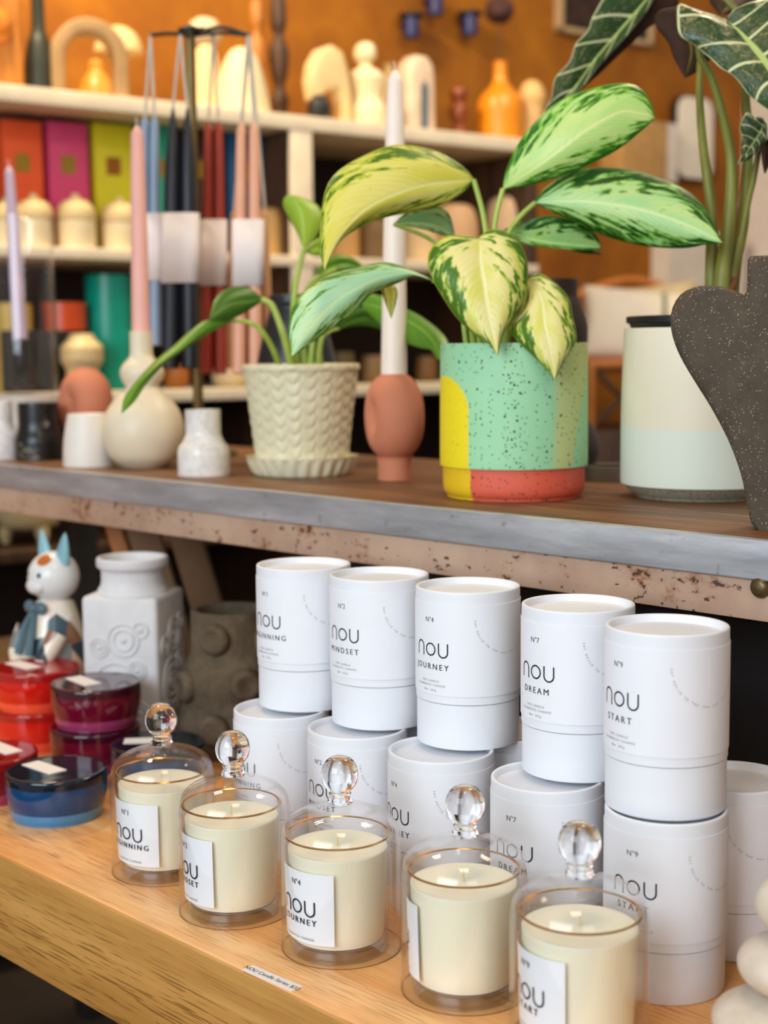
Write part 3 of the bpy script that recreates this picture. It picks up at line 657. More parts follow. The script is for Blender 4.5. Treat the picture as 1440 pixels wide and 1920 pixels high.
dark_bottle(556, [(0, 0, 1), (48, 0), (60, 6), (76, 60), (80, 120), (74, 190), (60, 250), (50, 282), (47, 292), (50, 300), (50, 312), (48, 315), (42, 314), (40, 306, 1), (40, 290), (0, 280)], 1.98, P('#1d2429', 0.35), 'dark blue glazed jar just behind the plain green plant', 'dark_vase')

# ================================================================== leaves
def leaf_bm(mids, lefts, rights, d0, d1, edge=0.0, bulge=0.004, sag=0.0, nv=30, nu=9, wav=0.0):
    """blade between two margins and a midrib, each a list of sight lines; d0 and d1 are how far its base and tip stand away"""
    def line(pts, off, prof):
        C = catmull([Vector((x, y, 0)) for x, y in pts], nv)
        out = []
        for i, c in enumerate(C):
            t = i / (nv - 1); d = d0 + (d1 - d0) * t + sag * math.sin(PI * t) + off * (math.sin(PI * min(1, t * 1.0)) if prof else 0)
            out.append(atd(c.x, c.y, d))
        return out
    M_, L_, R_ = line(mids, 0, 0), line(lefts, edge, 1), line(rights, edge, 1)
    bm = new(); uvl = bm.loops.layers.uv.new('UVMap'); g = []; us = [k / nu for k in range(-nu, nu + 1)]
    for i in range(nv):
        row = []; t = i / (nv - 1)
        for u in us:
            p = M_[i].lerp(L_[i] if u < 0 else R_[i], abs(u))
            if 0 < i < nv - 1: p = p - FWD * (bulge * math.sin(PI * abs(u)) * math.sin(PI * t) + wav * abs(u) ** 2 * math.sin(t * 21 + (1.3 if u < 0 else 0)))
            row.append(bm.verts.new(p))
        g.append(row)
    for i in range(nv - 1):
        for k in range(2 * nu):
            f = bm.faces.new((g[i][k], g[i][k + 1], g[i + 1][k + 1], g[i + 1][k]))
            for l, (a, b) in zip(f.loops, ((k, i), (k + 1, i), (k + 1, i + 1), (k, i + 1))): l[uvl].uv = (us[a] * 0.5 + 0.5, b / (nv - 1))
    return bm
def leaf(parent, mat, mids, lefts, rights, d0, d1, name='leaf', **k):
    d0 += parent.get('shift', 0.0); d1 += parent.get('shift', 0.0)
    bm = leaf_bm(mids, lefts, rights, d0, d1, **k); Mi = parent.matrix_basis.inverted()
    bmesh.ops.transform(bm, matrix=Mi, verts=bm.verts)
    me = bpy.data.meshes.new(name); bm.to_mesh(me); bm.free(); me.materials.append(mat)
    for p in me.polygons: p.use_smooth = True
    o = bpy.data.objects.new(name, me); COL.objects.link(o); o.parent = parent
    s = o.modifiers.new('thickness', 'SOLIDIFY'); s.thickness = 0.0006; s.offset = 0; return o
def stem(parent, mat, pts, ds, rad, name='stem', n=26):
    ds = [d + parent.get('shift', 0.0) for d in ds]
    C = catmull([Vector((x, y, 0)) for x, y in pts], n); P3 = []
    for i, c in enumerate(C):
        q = i / (n - 1) * (len(ds) - 1); a = int(min(q, len(ds) - 2)); P3.append(atd(c.x, c.y, ds[a] + (ds[a + 1] - ds[a]) * (q - a)))
    bm = tube(P3, rad, 0, 10); bmesh.ops.transform(bm, matrix=parent.matrix_basis.inverted(), verts=bm.verts)
    return mk(name, bm, mat, parent)
def varieg(name, pale, pale2, mid_, dark, thr=0.62, seed=0.0, rib=None, cream=None):
    n = NB(name); uv = n.tc('UV'); u, v, _ = n.sep(uv)
    su = n.math('SUBTRACT', n.math('MULTIPLY', u, 2.0), 1.0); s = n.math('ABSOLUTE', su)
    side = n.math('MULTIPLY', n.math('SIGN', su), 3.7 + seed)
    q = n.math('SUBTRACT', v, n.math('MULTIPLY', n.math('POWER', s, 1.4), 0.62))     # lateral vein direction
    endw = n.math('ADD', s, n.math('MULTIPLY', n.math('POWER', n.math('ABSOLUTE', n.math('SUBTRACT', n.math('MULTIPLY', v, 2.0), 1.0)), 4.0), 0.18))
    jag = n.noise(n.comb(n.math('MULTIPLY', q, 55.0), n.math('MULTIPLY', s, 7.0), side), 1.0, 4, 0.65)
    jg = n.math('SUBTRACT', jag, 0.5)
    along = n.math('ADD', n.math('SUBTRACT', n.math('MULTIPLY', s, 1.0), n.math('MULTIPLY', v, 1.15)), n.math('MULTIPLY', jg, 0.10))
    f1 = n.noise(n.comb(n.math('MULTIPLY', along, 8.5), n.math('MULTIPLY', v, 7.0), side), 1.0, 3, 0.55, 0.25)
    f2 = n.noise(n.comb(n.math('MULTIPLY', along, 2.4), n.math('MULTIPLY', v, 3.0), n.math('ADD', side, 9.0)), 1.0, 2, 0.5)
    lvl = n.math('ADD', n.math('ADD', f1, n.math('MULTIPLY', n.math('SUBTRACT', endw, thr), 0.46)), n.math('ADD', n.math('MULTIPLY', n.math('SUBTRACT', f2, 0.5), 0.35), n.math('MULTIPLY', jg, 0.14)))
    pale_ = n.mix(n.step(f2, 0.35, 0.65), pale, pale2)
    c = n.mix(n.step(lvl, 0.525, 0.54), pale_, n.mix(n.step(jag, 0.4, 0.7), mid_, n.mix(0.35, mid_, pale2)))
    c = n.mix(n.step(lvl, 0.585, 0.60), c, dark)
    gap = n.step(n.noise(n.comb(n.math('MULTIPLY', along, 16.0), n.math('MULTIPLY', v, 6.0), n.math('ADD', side, 4.0)), 1.0, 3, 0.6), 0.60, 0.62)
    c = n.mix(n.math('MULTIPLY', n.math('MULTIPLY', gap, n.step(s, 0.45, 0.7)), 0.8), c, cream or mid_)
    c = n.mix(n.math('MULTIPLY', n.step(s, 0.055, 0.02), 0.75), c, rib or pale2); c = n.mix(n.step(s, 0.965, 0.985), c, mid_)
    w = n.math('SINE', n.math('MULTIPLY', q, 110.0)); n.bump(n.math('ADD', n.math('MULTIPLY', w, 0.35), n.math('MULTIPLY', n.step(s, 0.1, 0.0), -1.2)), 0.12, 0.002)
    return n.set(c, 0.36, 0, 0.4, Subsurface_Weight=0.0)
VA = varieg('silver_leaf_yellow', hexc('#d2cf52'), hexc('#dfda78'), hexc('#a6b82e'), hexc('#4a7214'), 0.68, 0.0, hexc('#e6e8a8'), hexc('#cfd05c'))
VB = varieg('silver_leaf_mint', hexc('#b2da7c'), hexc('#c6e086'), hexc('#6cb52c'), hexc('#256a18'), 0.60, 2.3, hexc('#e6eb9c'), hexc('#9fd566'))
VC = varieg('silver_leaf_green', hexc('#9fce84'), hexc('#b4d483'), hexc('#569a24'), hexc('#12480f'), 0.52, 5.1, hexc('#d3e295'), hexc('#8cc454'))
VD = varieg('silver_leaf_cream', hexc('#d6d566'), hexc('#e5de96'), hexc('#a9bf3f'), hexc('#47741a'), 0.60, 7.7, hexc('#eef0bb'), hexc('#c9d470'))
VE = varieg('silver_leaf_pale', hexc('#a9dcb0'), hexc('#c0e3b0'), hexc('#8cb548'), hexc('#3b7a24'), 0.66, 11.0, hexc('#d6e6a4'), hexc('#b9d977'))
def plain(name, a, b, ribc, rough=0.35):
    n = NB(name); u, v, _ = n.sep(n.tc('UV')); s = n.math('ABSOLUTE', n.math('SUBTRACT', n.math('MULTIPLY', u, 2.0), 1.0))
    q = n.math('SUBTRACT', v, n.math('MULTIPLY', s, 0.3)); f = n.noise(n.comb(n.math('MULTIPLY', q, 14.0), n.math('MULTIPLY', s, 2.0), 0.0), 1, 3)
    c = n.mix(f, a, b); c = n.mix(n.math('MULTIPLY', n.step(s, 0.07, 0.02), 0.7), c, ribc)
    n.bump(n.math('SINE', n.math('MULTIPLY', q, 90.0)), 0.1, 0.002); return n.set(c, rough, 0, 0.4)
PG = plain('plain_leaf', hexc('#4a7d18'), hexc('#6b9c2c'), hexc('#a6c25a')); PGL = plain('plain_leaf_light', hexc('#86ad2c'), hexc('#9fbf3e'), hexc('#bfd468')); PGD = plain('plain_leaf_dark', hexc('#2f5c12'), hexc('#47781f'), hexc('#7fa23e'))
n = NB('leaf_stem'); z = n.noise(n.map(n.tc(), (60, 60, 6)), 1, 3); STEM = n.set(n.ramp(z, [(0.3, hexc('#8fae3a')), (0.7, hexc('#b9cc62'))]), 0.4)
n = NB('leaf_stem_olive'); z = n.noise(n.map(n.tc(), (60, 60, 8)), 1, 4); ASTEM = n.set(n.ramp(z, [(0.3, hexc('#5a5a1c')), (0.55, hexc('#7d8030')), (0.75, hexc('#8f8c3e'))]), 0.45)

for o_, d_ in ((plant_m, 1.45), (plant_k, 1.75), (plant_a, 1.55)): o_['shift'] = depth(o_.location) - d_
print('SHIFTS', [round(o_['shift'], 3) for o_ in (plant_m, plant_k, plant_a)])
# ---- plant in the speckled mint pot
pm = plant_m
leaf(pm, VE, [(738, 420), (775, 416), (815, 420), (853, 440)], [(738, 420), (765, 396), (805, 385), (840, 398), (853, 440)], [(738, 420), (765, 424), (800, 432), (835, 443), (853, 440)], 1.47, 1.52, edge=-0.012)
leaf(pm, VA, [(888, 337), (804, 346), (735, 368), (683, 396), (645, 434), (620, 476), (608, 505)],
     [(888, 335), (870, 314), (822, 285), (763, 272), (718, 277), (655, 306), (620, 336), (606, 374), (600, 434), (598, 466), (608, 506)],
     [(888, 338), (874, 356), (850, 374), (815, 388), (752, 401), (711, 411), (666, 431), (634, 457), (617, 486), (609, 506)], 1.43, 1.30, edge=0.022, bulge=0.006)
leaf(pm, VB, [(943, 354), (1009, 311), (1054, 278), (1107, 239), (1162, 210), (1204, 213), (1228, 222)],
     [(943, 354), (947, 326), (971, 271), (1009, 222), (1054, 187), (1107, 167), (1155, 157), (1193, 161), (1218, 187), (1228, 221)],
     [(943, 355), (992, 348), (1054, 330), (1113, 305), (1162, 278), (1197, 250), (1228, 223)], 1.43, 1.40, edge=0.016, bulge=0.004, sag=-0.02)
leaf(pm, VC, [(1002, 380), (1061, 378), (1113, 380), (1183, 390), (1252, 409), (1315, 434), (1354, 455)],
     [(1002, 379), (1020, 354), (1061, 326), (1107, 314), (1176, 317), (1235, 333), (1287, 357), (1318, 385), (1339, 423), (1354, 454)],
     [(1002, 381), (1027, 393), (1079, 417), (1134, 442), (1190, 458), (1235, 464), (1287, 465), (1325, 458), (1354, 456)], 1.44, 1.36, edge=0.018, bulge=0.005)
leaf(pm, VC, [(945, 431), (985, 446), (1030, 456), (1075, 460), (1129, 464)], [(945, 430), (990, 413), (1034, 404), (1079, 416), (1110, 430), (1129, 463)],
     [(945, 432), (978, 456), (1027, 464), (1079, 469), (1113, 469), (1129, 466)], 1.46, 1.47, edge=-0.014, bulge=0.003)
leaf(pm, PGD, [(1055, 462), (1085, 470), (1128, 476)], [(1055, 461), (1090, 462), (1128, 475)], [(1055, 463), (1090, 474), (1128, 477)], 1.475, 1.485)
leaf(pm, VE, [(811, 526), (766, 513), (718, 519), (666, 542), (620, 573), (579, 618), (547, 667)],
     [(811, 525), (770, 506), (725, 492), (676, 500), (620, 514), (579, 538), (551, 570), (542, 615), (547, 667)],
     [(811, 527), (780, 517), (745, 531), (697, 551), (662, 587), (620, 618), (579, 646), (558, 663), (548, 668)], 1.40, 1.33, edge=0.016, bulge=0.005)
leaf(pm, VD, [(899, 446), (901, 486), (909, 536), (917, 590), (926, 632), (932, 666)],
     [(899, 446), (863, 442), (834, 444), (809, 465), (802, 490), (809, 519), (830, 557), (855, 594), (884, 623), (917, 645), (932, 666)],
     [(899, 446), (905, 438), (922, 430), (947, 434), (972, 452), (986, 482), (990, 515), (984, 557), (967, 590), (951, 612), (940, 637), (933, 666)], 1.37, 1.335, edge=0.018, bulge=0.008, sag=-0.012)
leaf(pm, VD, [(986, 527), (998, 532), (1016, 561), (1022, 607), (1030, 648), (1036, 682), (1040, 711)],
     [(986, 528), (984, 552), (976, 582), (955, 614), (967, 636), (997, 665), (1022, 690), (1040, 711)],
     [(986, 526), (1013, 513), (1047, 536), (1067, 561), (1074, 594), (1081, 636), (1067, 661), (1051, 690), (1041, 711)], 1.385, 1.34, edge=0.014, bulge=0.006, sag=-0.018)
leaf(pm, VA, [(722, 522), (732, 552), (733, 597)], [(722, 521), (714, 540), (733, 596)], [(722, 522), (745, 545), (734, 597)], 1.43, 1.42)
RS = [0.0034, 0.0030, 0.0027]
stem(pm, STEM, [(916, 676), (917, 560), (914, 470), (905, 400), (888, 337)], [1.45, 1.43, 1.43], RS)
stem(pm, STEM, [(932, 676), (928, 560), (926, 450), (930, 405), (943, 354)], [1.45, 1.44, 1.43], RS)
stem(pm, STEM, [(948, 676), (945, 560), (950, 450), (974, 408), (1004, 380)], [1.45, 1.45, 1.44], RS)
stem(pm, STEM, [(900, 676), (895, 600), (874, 545), (840, 530), (811, 526)], [1.44, 1.41, 1.40], RS)
stem(pm, STEM, [(905, 676), (900, 560), (860, 490), (805, 447), (738, 420)], [1.46, 1.46, 1.47], [0.0034, 0.003, 0.0022])
stem(pm, STEM, [(892, 676), (886, 630), (880, 560), (900, 480), (899, 446)], [1.44, 1.40, 1.37], RS)
stem(pm, STEM, [(943, 676), (960, 600), (975, 545), (986, 527)], [1.44, 1.41, 1.385], RS)
stem(pm, STEM, [(938, 676), (940, 560), (940, 470), (946, 431)], [1.46, 1.46, 1.46], RS)
stem(pm, STEM, [(878, 676), (872, 630), (868, 590), (872, 560)], [1.44, 1.43, 1.43], [0.003, 0.002])
# ---- plain green plant in the knitted pot
pk_ = plant_k
leaf(pk_, PGL, [(570, 470), (568, 430), (563, 395), (548, 367)], [(570, 469), (557, 437), (542, 410), (531, 385), (535, 369), (548, 366)], [(570, 470), (595, 440), (608, 412), (596, 386), (572, 372), (549, 366)], 1.74, 1.76, edge=0.02)
leaf(pk_, PGD, [(492, 562), (462, 566), (430, 572), (393, 600)], [(492, 560), (467, 540), (430, 540), (403, 560), (393, 599)], [(492, 564), (460, 586), (428, 600), (393, 602)], 1.72, 1.66, edge=0.01)
leaf(pk_, PG, [(436, 601), (392, 612), (345, 650), (296, 685), (255, 725), (228, 775)], [(436, 600), (389, 600), (355, 622), (325, 649), (287, 680), (249, 723), (232, 748), (228, 774)], [(436, 602), (405, 618), (373, 637), (338, 661), (303, 688), (272, 723), (253, 752), (229, 775)], 1.70, 1.60, edge=0.012, bulge=0.002)
leaf(pk_, PG, [(592, 513), (620, 500), (650, 494), (680, 502)], [(592, 512), (610, 488), (640, 478), (668, 488), (680, 501)], [(592, 514), (620, 514), (650, 512), (680, 503)], 1.76, 1.80)
leaf(pk_, PG, [(676, 568), (715, 577), (765, 601), (806, 632), (828, 677)], [(676, 566), (704, 552), (752, 575), (787, 592), (822, 618), (840, 640), (841, 660), (829, 677)], [(676, 570), (718, 614), (752, 639), (787, 652), (808, 656), (818, 670), (828, 678)], 1.70, 1.60, edge=0.012)
leaf(pk_, PGD, [(634, 617), (660, 600), (690, 596), (716, 616)], [(634, 615), (655, 585), (690, 578), (716, 614)], [(634, 618), (660, 612), (690, 612), (716, 618)], 1.74, 1.76)
leaf(pk_, PGL, [(572, 472), (600, 462), (618, 470)], [(572, 471), (600, 445), (618, 469)], [(572, 473), (595, 480), (618, 471)], 1.75, 1.76)
KS = [0.0046, 0.0042, 0.0032]
stem(pk_, STEM, [(556, 694), (551, 620), (552, 550), (560, 505), (570, 468)], [1.75, 1.74, 1.74], KS)
stem(pk_, STEM, [(548, 694), (535, 640), (518, 590), (508, 570), (490, 561)], [1.74, 1.72, 1.72], KS)
stem(pk_, STEM, [(526, 694), (512, 655), (488, 618), (465, 604), (434, 601)], [1.74, 1.71, 1.70], [0.004, 0.0032, 0.0024])
stem(pk_, STEM, [(572, 694), (566, 620), (572, 560), (590, 525), (630, 505)], [1.76, 1.76, 1.77], KS)
stem(pk_, STEM, [(597, 694), (602, 640), (625, 590), (655, 572), (680, 568)], [1.75, 1.72, 1.70], [0.0038, 0.003, 0.0026])
stem(pk_, STEM, [(582, 694), (586, 640), (592, 600), (604, 560)], [1.75, 1.75, 1.76], [0.004, 0.003])
stem(pk_, STEM, [(604, 694), (600, 650), (612, 625), (636, 616)], [1.76, 1.75, 1.74], [0.003, 0.002])

# ---- elephant ear
n = NB('veined_leaf'); u, v, _ = n.sep(n.tc('UV')); su = n.math('SUBTRACT', n.math('MULTIPLY', u, 2.0), 1.0); s = n.math('ABSOLUTE', su)
q = n.math('SUBTRACT', v, n.math('MULTIPLY', s, 0.16)); ph = n.math('ABSOLUTE', n.math('SUBTRACT', n.math('FRACT', n.math('ADD', n.math('MULTIPLY', q, 6.0), n.math('MULTIPLY', n.math('SIGN', su), 0.13))), 0.5))
vein = n.step(n.math('ADD', ph, n.math('MULTIPLY', s, 0.035)), 0.085, 0.05); rib = n.step(s, 0.075, 0.035); rim = n.step(s, 0.955, 0.975)
ff = n.noise(n.comb(n.math('MULTIPLY', q, 30.0), n.math('MULTIPLY', s, 9.0), n.math('SIGN', su)), 1, 4, 0.6, 1.2)
c = n.mix(n.noise(n.tc(), 60, 3), hexc('#163a16'), hexc('#2d5228')); c = n.mix(n.math('MULTIPLY', n.step(ff, 0.54, 0.68), 0.6), c, hexc('#b5a468'))
c = n.mix(n.math('MAXIMUM', vein, rim), c, hexc('#d6dca6')); c = n.mix(rib, c, hexc('#bcd07a'))
n.bump(n.math('ADD', n.math('MULTIPLY', ff, 1.0), n.math('MULTIPLY', n.math('MAXIMUM', vein, rib), -0.8)), 0.35, 0.004); VEIN = n.set(c, 0.25, 0, 0.6)
n = NB('leaf_underside'); u, v, _ = n.sep(n.tc('UV')); s = n.math('ABSOLUTE', n.math('SUBTRACT', n.math('MULTIPLY', u, 2.0), 1.0))
c = n.mix(n.noise(n.tc(), 70, 4, 0.6), hexc('#25160d'), hexc('#432a1c')); c = n.mix(n.step(s, 0.06, 0.02), c, hexc('#6d6a2c')); UNDER = n.set(c, 0.7, 0, 0.25)
pa = plant_a
leaf(pa, VEIN, [(1240, -50), (1212, 0), (1162, 59), (1117, 111), (1072, 172), (1018, 226)], [(1240, -52), (1150, -20), (1113, 28), (1103, 56), (1079, 83), (1068, 115), (1041, 146), (1034, 180), (1021, 208), (1017, 226)],
     [(1240, -48), (1222, 6), (1176, 66), (1128, 118), (1080, 177), (1019, 227)], 1.72, 1.68, edge=-0.01, bulge=0.004, wav=0.002, nv=44)
leaf(pa, UNDER, [(1240, -50), (1216, 2), (1168, 61), (1121, 113), (1074, 173), (1018, 227)], [(1240, -49), (1214, 1), (1164, 60), (1118, 112), (1072, 172), (1018, 226)],
     [(1240, -50), (1273, 0), (1248, 28), (1218, 52), (1183, 82), (1155, 108), (1122, 141), (1078, 178), (1019, 228)], 1.722, 1.682, edge=0.02, bulge=-0.003, wav=0.002, nv=44)
leaf(pa, UNDER, [(1290, 10), (1290, 60), (1296, 100), (1285, 146)], [(1290, 10), (1236, 20), (1228, 45), (1253, 80), (1263, 108), (1284, 146)], [(1290, 10), (1345, 40), (1340, 90), (1320, 125), (1286, 146)], 1.62, 1.60, edge=0.01)
leaf(pa, UNDER, [(1395, -30), (1375, 0), (1350, 28)], [(1395, -30), (1350, -20), (1330, 0), (1349, 28)], [(1395, -30), (1420, 0), (1395, 20), (1351, 28)], 1.66, 1.62)
leaf(pa, VEIN, [(1362, 37), (1363, 39), (1366, 42), (1391, 66), (1440, 128), (1500, 235)],
     [(1361, 36), (1330, 26), (1300, 14), (1274, 6), (1269, 30), (1273, 66), (1301, 83), (1332, 108), (1350, 128), (1377, 146), (1402, 174), (1426, 194), (1446, 212), (1475, 245), (1500, 238)],
     [(1363, 36), (1374, 21), (1402, 7), (1440, -4), (1490, -16), (1530, 10), (1545, 60), (1550, 120), (1540, 180), (1500, 236)], 1.50, 1.42, edge=0.02, bulge=0.006, wav=0.0025, nv=52, nu=12)
leaf(pa, VEIN, [(1432, 225), (1425, 250), (1400, 285), (1384, 308)], [(1432, 224), (1400, 212), (1388, 240), (1392, 280), (1383, 308)], [(1432, 226), (1440, 255), (1415, 290), (1385, 309)], 1.52, 1.50, wav=0.004)
leaf(pa, UNDER, [(1434, 250), (1438, 290), (1434, 325)], [(1434, 250), (1428, 290), (1433, 325)], [(1434, 250), (1450, 285), (1435, 325)], 1.52, 1.51)
stem(pa, ASTEM, [(1335, 600), (1334, 520), (1334, 400), (1318, 271), (1311, 167), (1313, 100), (1300, 20)], [1.55, 1.56, 1.6], [0.0075, 0.006, 0.0042, 0.003])
stem(pa, ASTEM, [(1352, 600), (1354, 520), (1364, 440), (1371, 360), (1370, 290), (1353, 208), (1332, 139), (1308, 90), (1360, 38)], [1.54, 1.54, 1.5], [0.0095, 0.0075, 0.0055, 0.0042, 0.003])
stem(pa, ASTEM, [(1366, 600), (1372, 514), (1391, 434), (1398, 364), (1403, 278), (1397, 170), (1380, 20), (1260, -60)], [1.55, 1.56, 1.6], [0.008, 0.006, 0.0048, 0.004, 0.003])
stem(pa, ASTEM, [(1372, 600), (1386, 470), (1402, 380), (1414, 330), (1430, 240)], [1.56, 1.55, 1.52], [0.005, 0.0038, 0.0026])
o = stem(pa, P('#7a4a24', 0.8), [(1350, 600), (1356, 560), (1372, 535), (1384, 510)], [1.535, 1.54, 1.55], [0.011, 0.010, 0.006, 0.001], 'dry_sheath'); o['label'] = 'dry brown sheath at the stem base'
o = stem(pa, P('#b98c74', 0.7), [(1370, 560), (1378, 440), (1384, 390), (1393, 340)], [1.57, 1.57, 1.57], [0.004, 0.005, 0.003, 0.0005], 'new_shoot'); o['label'] = 'pinkish dry new shoot'

# ================================================================== things behind the bench
Z1, Z2, Z3, Z4 = sh(200, 177, 0).z, sh(200, 466, 0).z, sh(390, 729, 0).z, 0.835
t = thing('shelf_unit', 'pale laminated shelving with open compartments along the ochre wall', 'shelf', Vector((SP0.x, SP0.y, 0)))
U0, U1, SD = s_u(-260), s_u(1010), 0.36
def su(name, *a, mat=LAMINATE, bev=0.002): return mk(name, FB(*a, bev), mat, t, world=True)
for z, th in ((Z1, 0.031), (Z2, 0.022), (Z3, 0.024), (Z4, 0.024), (0.5, 0.024), (0.14, 0.024)): su('shelf_board', U0, U1, 0, SD, z - th, z, mat=LAMINATE if z > 1 else DARKWOOD)
for px, w in ((-258, 0.024), (572, 0.056), (1000, 0.03)):
    u = s_u(px); su('upright', u - w / 2, u + w / 2, 0.012, SD, Z3, Z1 - 0.031, mat=DARKWOOD); su('upright_edging', u - w / 2, u + w / 2, 0.002, 0.0115, Z3, Z1 - 0.031, mat=LAMINATE if px < 900 else DARKWOOD); su('lower_upright', u - w / 2, u + w / 2, 0.004, SD, 0, Z3 - 0.024, mat=DARKWOOD)
su('back_panel', U0, U1, SD - 0.008, SD, 0.02, Z1 - 0.02, mat=DARKPANEL, bev=0)

def item(name, px, off, z, prof, mat, label, cat, group=None, seg=40, n=5, k=1.0, fn=None):
    m = spx(px, off) * k; p = shw(px, off, z)
    pr = [(q[0] * m, q[1] * m, *q[2:]) for q in prof]
    o = mk(name, lathe(smoothprof(pr, n), seg, fn=fn), mat, loc=p); return tag(o, label, cat, group) if label else o
def flat(name, px, off, z, outline, thick, mat, label, cat, turn=0.0, bev=0.006, group=None):
    m = spx(px, off); bm = slab([(x * m, y * m) for x, y in outline], thick, bev)
    o = mk(name, bm, mat, loc=shw(px, off, z)); o.rotation_euler = (0, 0, SROT + turn); return tag(o, label, cat, group)
CRM = P('#dcc18c', 0.6, 0, 0.04); CRM2 = P('#e3d0a6', 0.55, 0, 0.03); PEACHC = P('#dcae82', 0.6, 0, 0.04); AMBER = P('#d9830f', 0.35, 0, 0.05); COPPER = P('#7c3a14', 0.3, 0.2); BLUEC = P('#16225e', 0.4); NIGHT = P('#141312', 0.5); MOSS = P('#23281c', 0.5)
# --- top board
arc = [(70 * math.cos(a), 78 + 70 * math.sin(a)) for a in [PI * k / 24 for k in range(25)]]; inn = [(46 * math.cos(a), 72 + 48 * math.sin(a)) for a in [PI - PI * k / 24 for k in range(25)]]
flat('stone_arch', 182, 0.10, Z1, [(70, 0)] + arc + [(-70, 0), (-46, 0)] + inn + [(46, 0)], 0.05, P('#a08058', 0.8), 'brown stone arch standing on the top board at the left', 'arch sculpture', -0.25)
item('bead', 196, 0.24, Z1 + 0.0, [(0, 0), (26, 2), (34, 30), (26, 60), (14, 78), (12, 96), (0, 100)], P('#c98a2c', 0.4), 'golden brown bottle seen through the brown stone arch', 'bottle')
item('mushroom', 238, 0.30, Z1, [(0, 0, 1), (20, 0), (16, 40), (14, 118), (40, 122), (44, 130), (34, 156), (14, 170), (0, 172)], CRM, 'cream mushroom shaped ornament behind the brown stone arch', 'ornament')
item('tall_vase', 92, 0.14, Z1, [(0, 0, 1), (24, 0), (28, 6), (28, 60), (22, 100), (13, 130), (12, 190), (16, 200), (11, 202), (10, 196), (0, 190)], MOSS, 'tall dark green vase left of the brown stone arch', 'vase')
o = flat('carved_board', 22, 0.12, Z1, [(-60, 0), (34, 0), (38, 60), (30, 130), (34, 200), (-60, 200)], 0.04, WARMWOOD, 'carved orange wood board at the far end of the top board', 'carving', -0.2)
bm = lathe(smoothprof([(0, 0, 1), (0.03, 0), (0.034, 0.01), (0.02, 0.025), (0, 0.028)], 4), 28, M=Matrix.Rotation(PI / 2, 4, 'X')); bmesh.ops.translate(bm, verts=bm.verts, vec=(-0.014, -0.019, 0.125)); mk('round_boss', bm, P('#c9741a', 0.4), o)
item('bell_candle', 463, 0.10, Z1, [(0, 0, 1), (50, 0), (52, 3), (50, 26), (43, 64), (33, 98), (21, 118), (10, 125), (0, 126)], CRM2, 'cream bell shaped candle on the top board by the hanging tapers', 'candle')
item('cone_candle', 398, 0.16, Z1, [(0, 0, 1), (38, 0), (38, 6), (30, 70), (20, 118), (9, 132), (0, 134)], P('#e6c48c', 0.6), 'pale yellow cone candle left of the cream bell candle', 'candle')
for px, h, lab in ((492, 235, 'carved wooden column behind the cream bell candle'), (532, 250, 'darker carved wooden column right of the other column')):
    item('carved_column', px, 0.26, Z1, [(0, 0, 1), (18, 0), (20, 10), (12, 30), (17, 60), (10, 84), (16, 110), (18, 150), (9, 176), (15, 200), (11, h), (0, h)], WARMWOOD if px < 500 else DARKWOOD, lab, 'carving', 'carved columns')
# cream crescent, figure candle, pebble
cres = [(20, 0), (22, 40), (10, 70), (-14, 62), (-32, 40), (-44, 48), (-50, 80), (-44, 112), (-26, 138), (0, 148), (24, 138), (34, 110), (44, 60), (46, 0)]
flat('crescent_candle', 622, 0.12, Z1, cres, 0.045, CRM, 'cream crescent shaped sculpture on the top board', 'sculpture', 0.0, 0.012)
item('figure_candle', 690, 0.12, Z1, [(0, 0, 1), (30, 0), (38, 5), (40, 34), (30, 58), (34, 84), (36, 96), (26, 108), (12, 116), (11, 122), (19, 132), (20, 146), (13, 158), (0, 162)], CRM2, 'cream torso shaped candle beside the crescent sculpture', 'candle', fn=lambda a, q, z: q * (1 + 0.12 * math.cos(2 * a)))
item('pebble_vase', 604, 0.05, Z1, [(0, 0, 1), (12, 0), (22, 14), (20, 34), (10, 46), (0, 48)], NIGHT, 'small dark pebble vase before the crescent sculpture', 'vase')
o = flat('capsule_vase', 782, 0.12, Z1, [(-30, 0), (30, 0), (32, 20), (30, 110), (26, 130), (12, 144), (-12, 144), (-26, 130), (-30, 110), (-32, 20)], 0.06, P('#d8bfa4', 0.5), 'beige rounded vase with a grey blue stripe on the top board', 'vase', 0.0, 0.012)
bm = slab([(-0.009, 0.01), (0.011, 0.01), (0.012, 0.11), (0.002, 0.125), (-0.008, 0.11)], 0.006, 0); bmesh.ops.translate(bm, verts=bm.verts, vec=(0, -0.031, 0)); mk('stripe', bm, P('#5d6874', 0.4), o)
item('glass_bottle', 734, 0.22, Z1, [(0, 0, 1), (13, 0), (15, 60), (9, 100), (8, 130), (11, 140)], P('#b9a276', 0.2), 'small greenish bottle behind the tall white taper candle', 'bottle')
item('stacked_lamp', 862, 0.12, Z1, [(0, 0, 1), (16, 0), (18, 8), (17, 22), (10, 30), (18, 44), (17, 60), (12, 70), (17, 82), (14, 96), (0, 100)], COPPER, 'copper brown stack of round beads on the top board', 'ornament')
item('amber_bottle', 938, 0.12, Z1, [(0, 0, 1), (42, 0), (44, 5), (44, 60), (38, 86), (22, 104), (14, 118), (12, 148), (14, 152), (9, 152), (9, 146), (0, 140)], AMBER, 'large amber bottle on the right end of the top board', 'bottle')
item('cream_bottle', 996, 0.10, Z1, [(0, 0, 1), (22, 0), (24, 5), (22, 50), (22, 70), (26, 92), (18, 112), (8, 120), (0, 121)], P('#d9ab6c', 0.5), 'small tan stoppered bottle right of the large amber bottle', 'bottle')
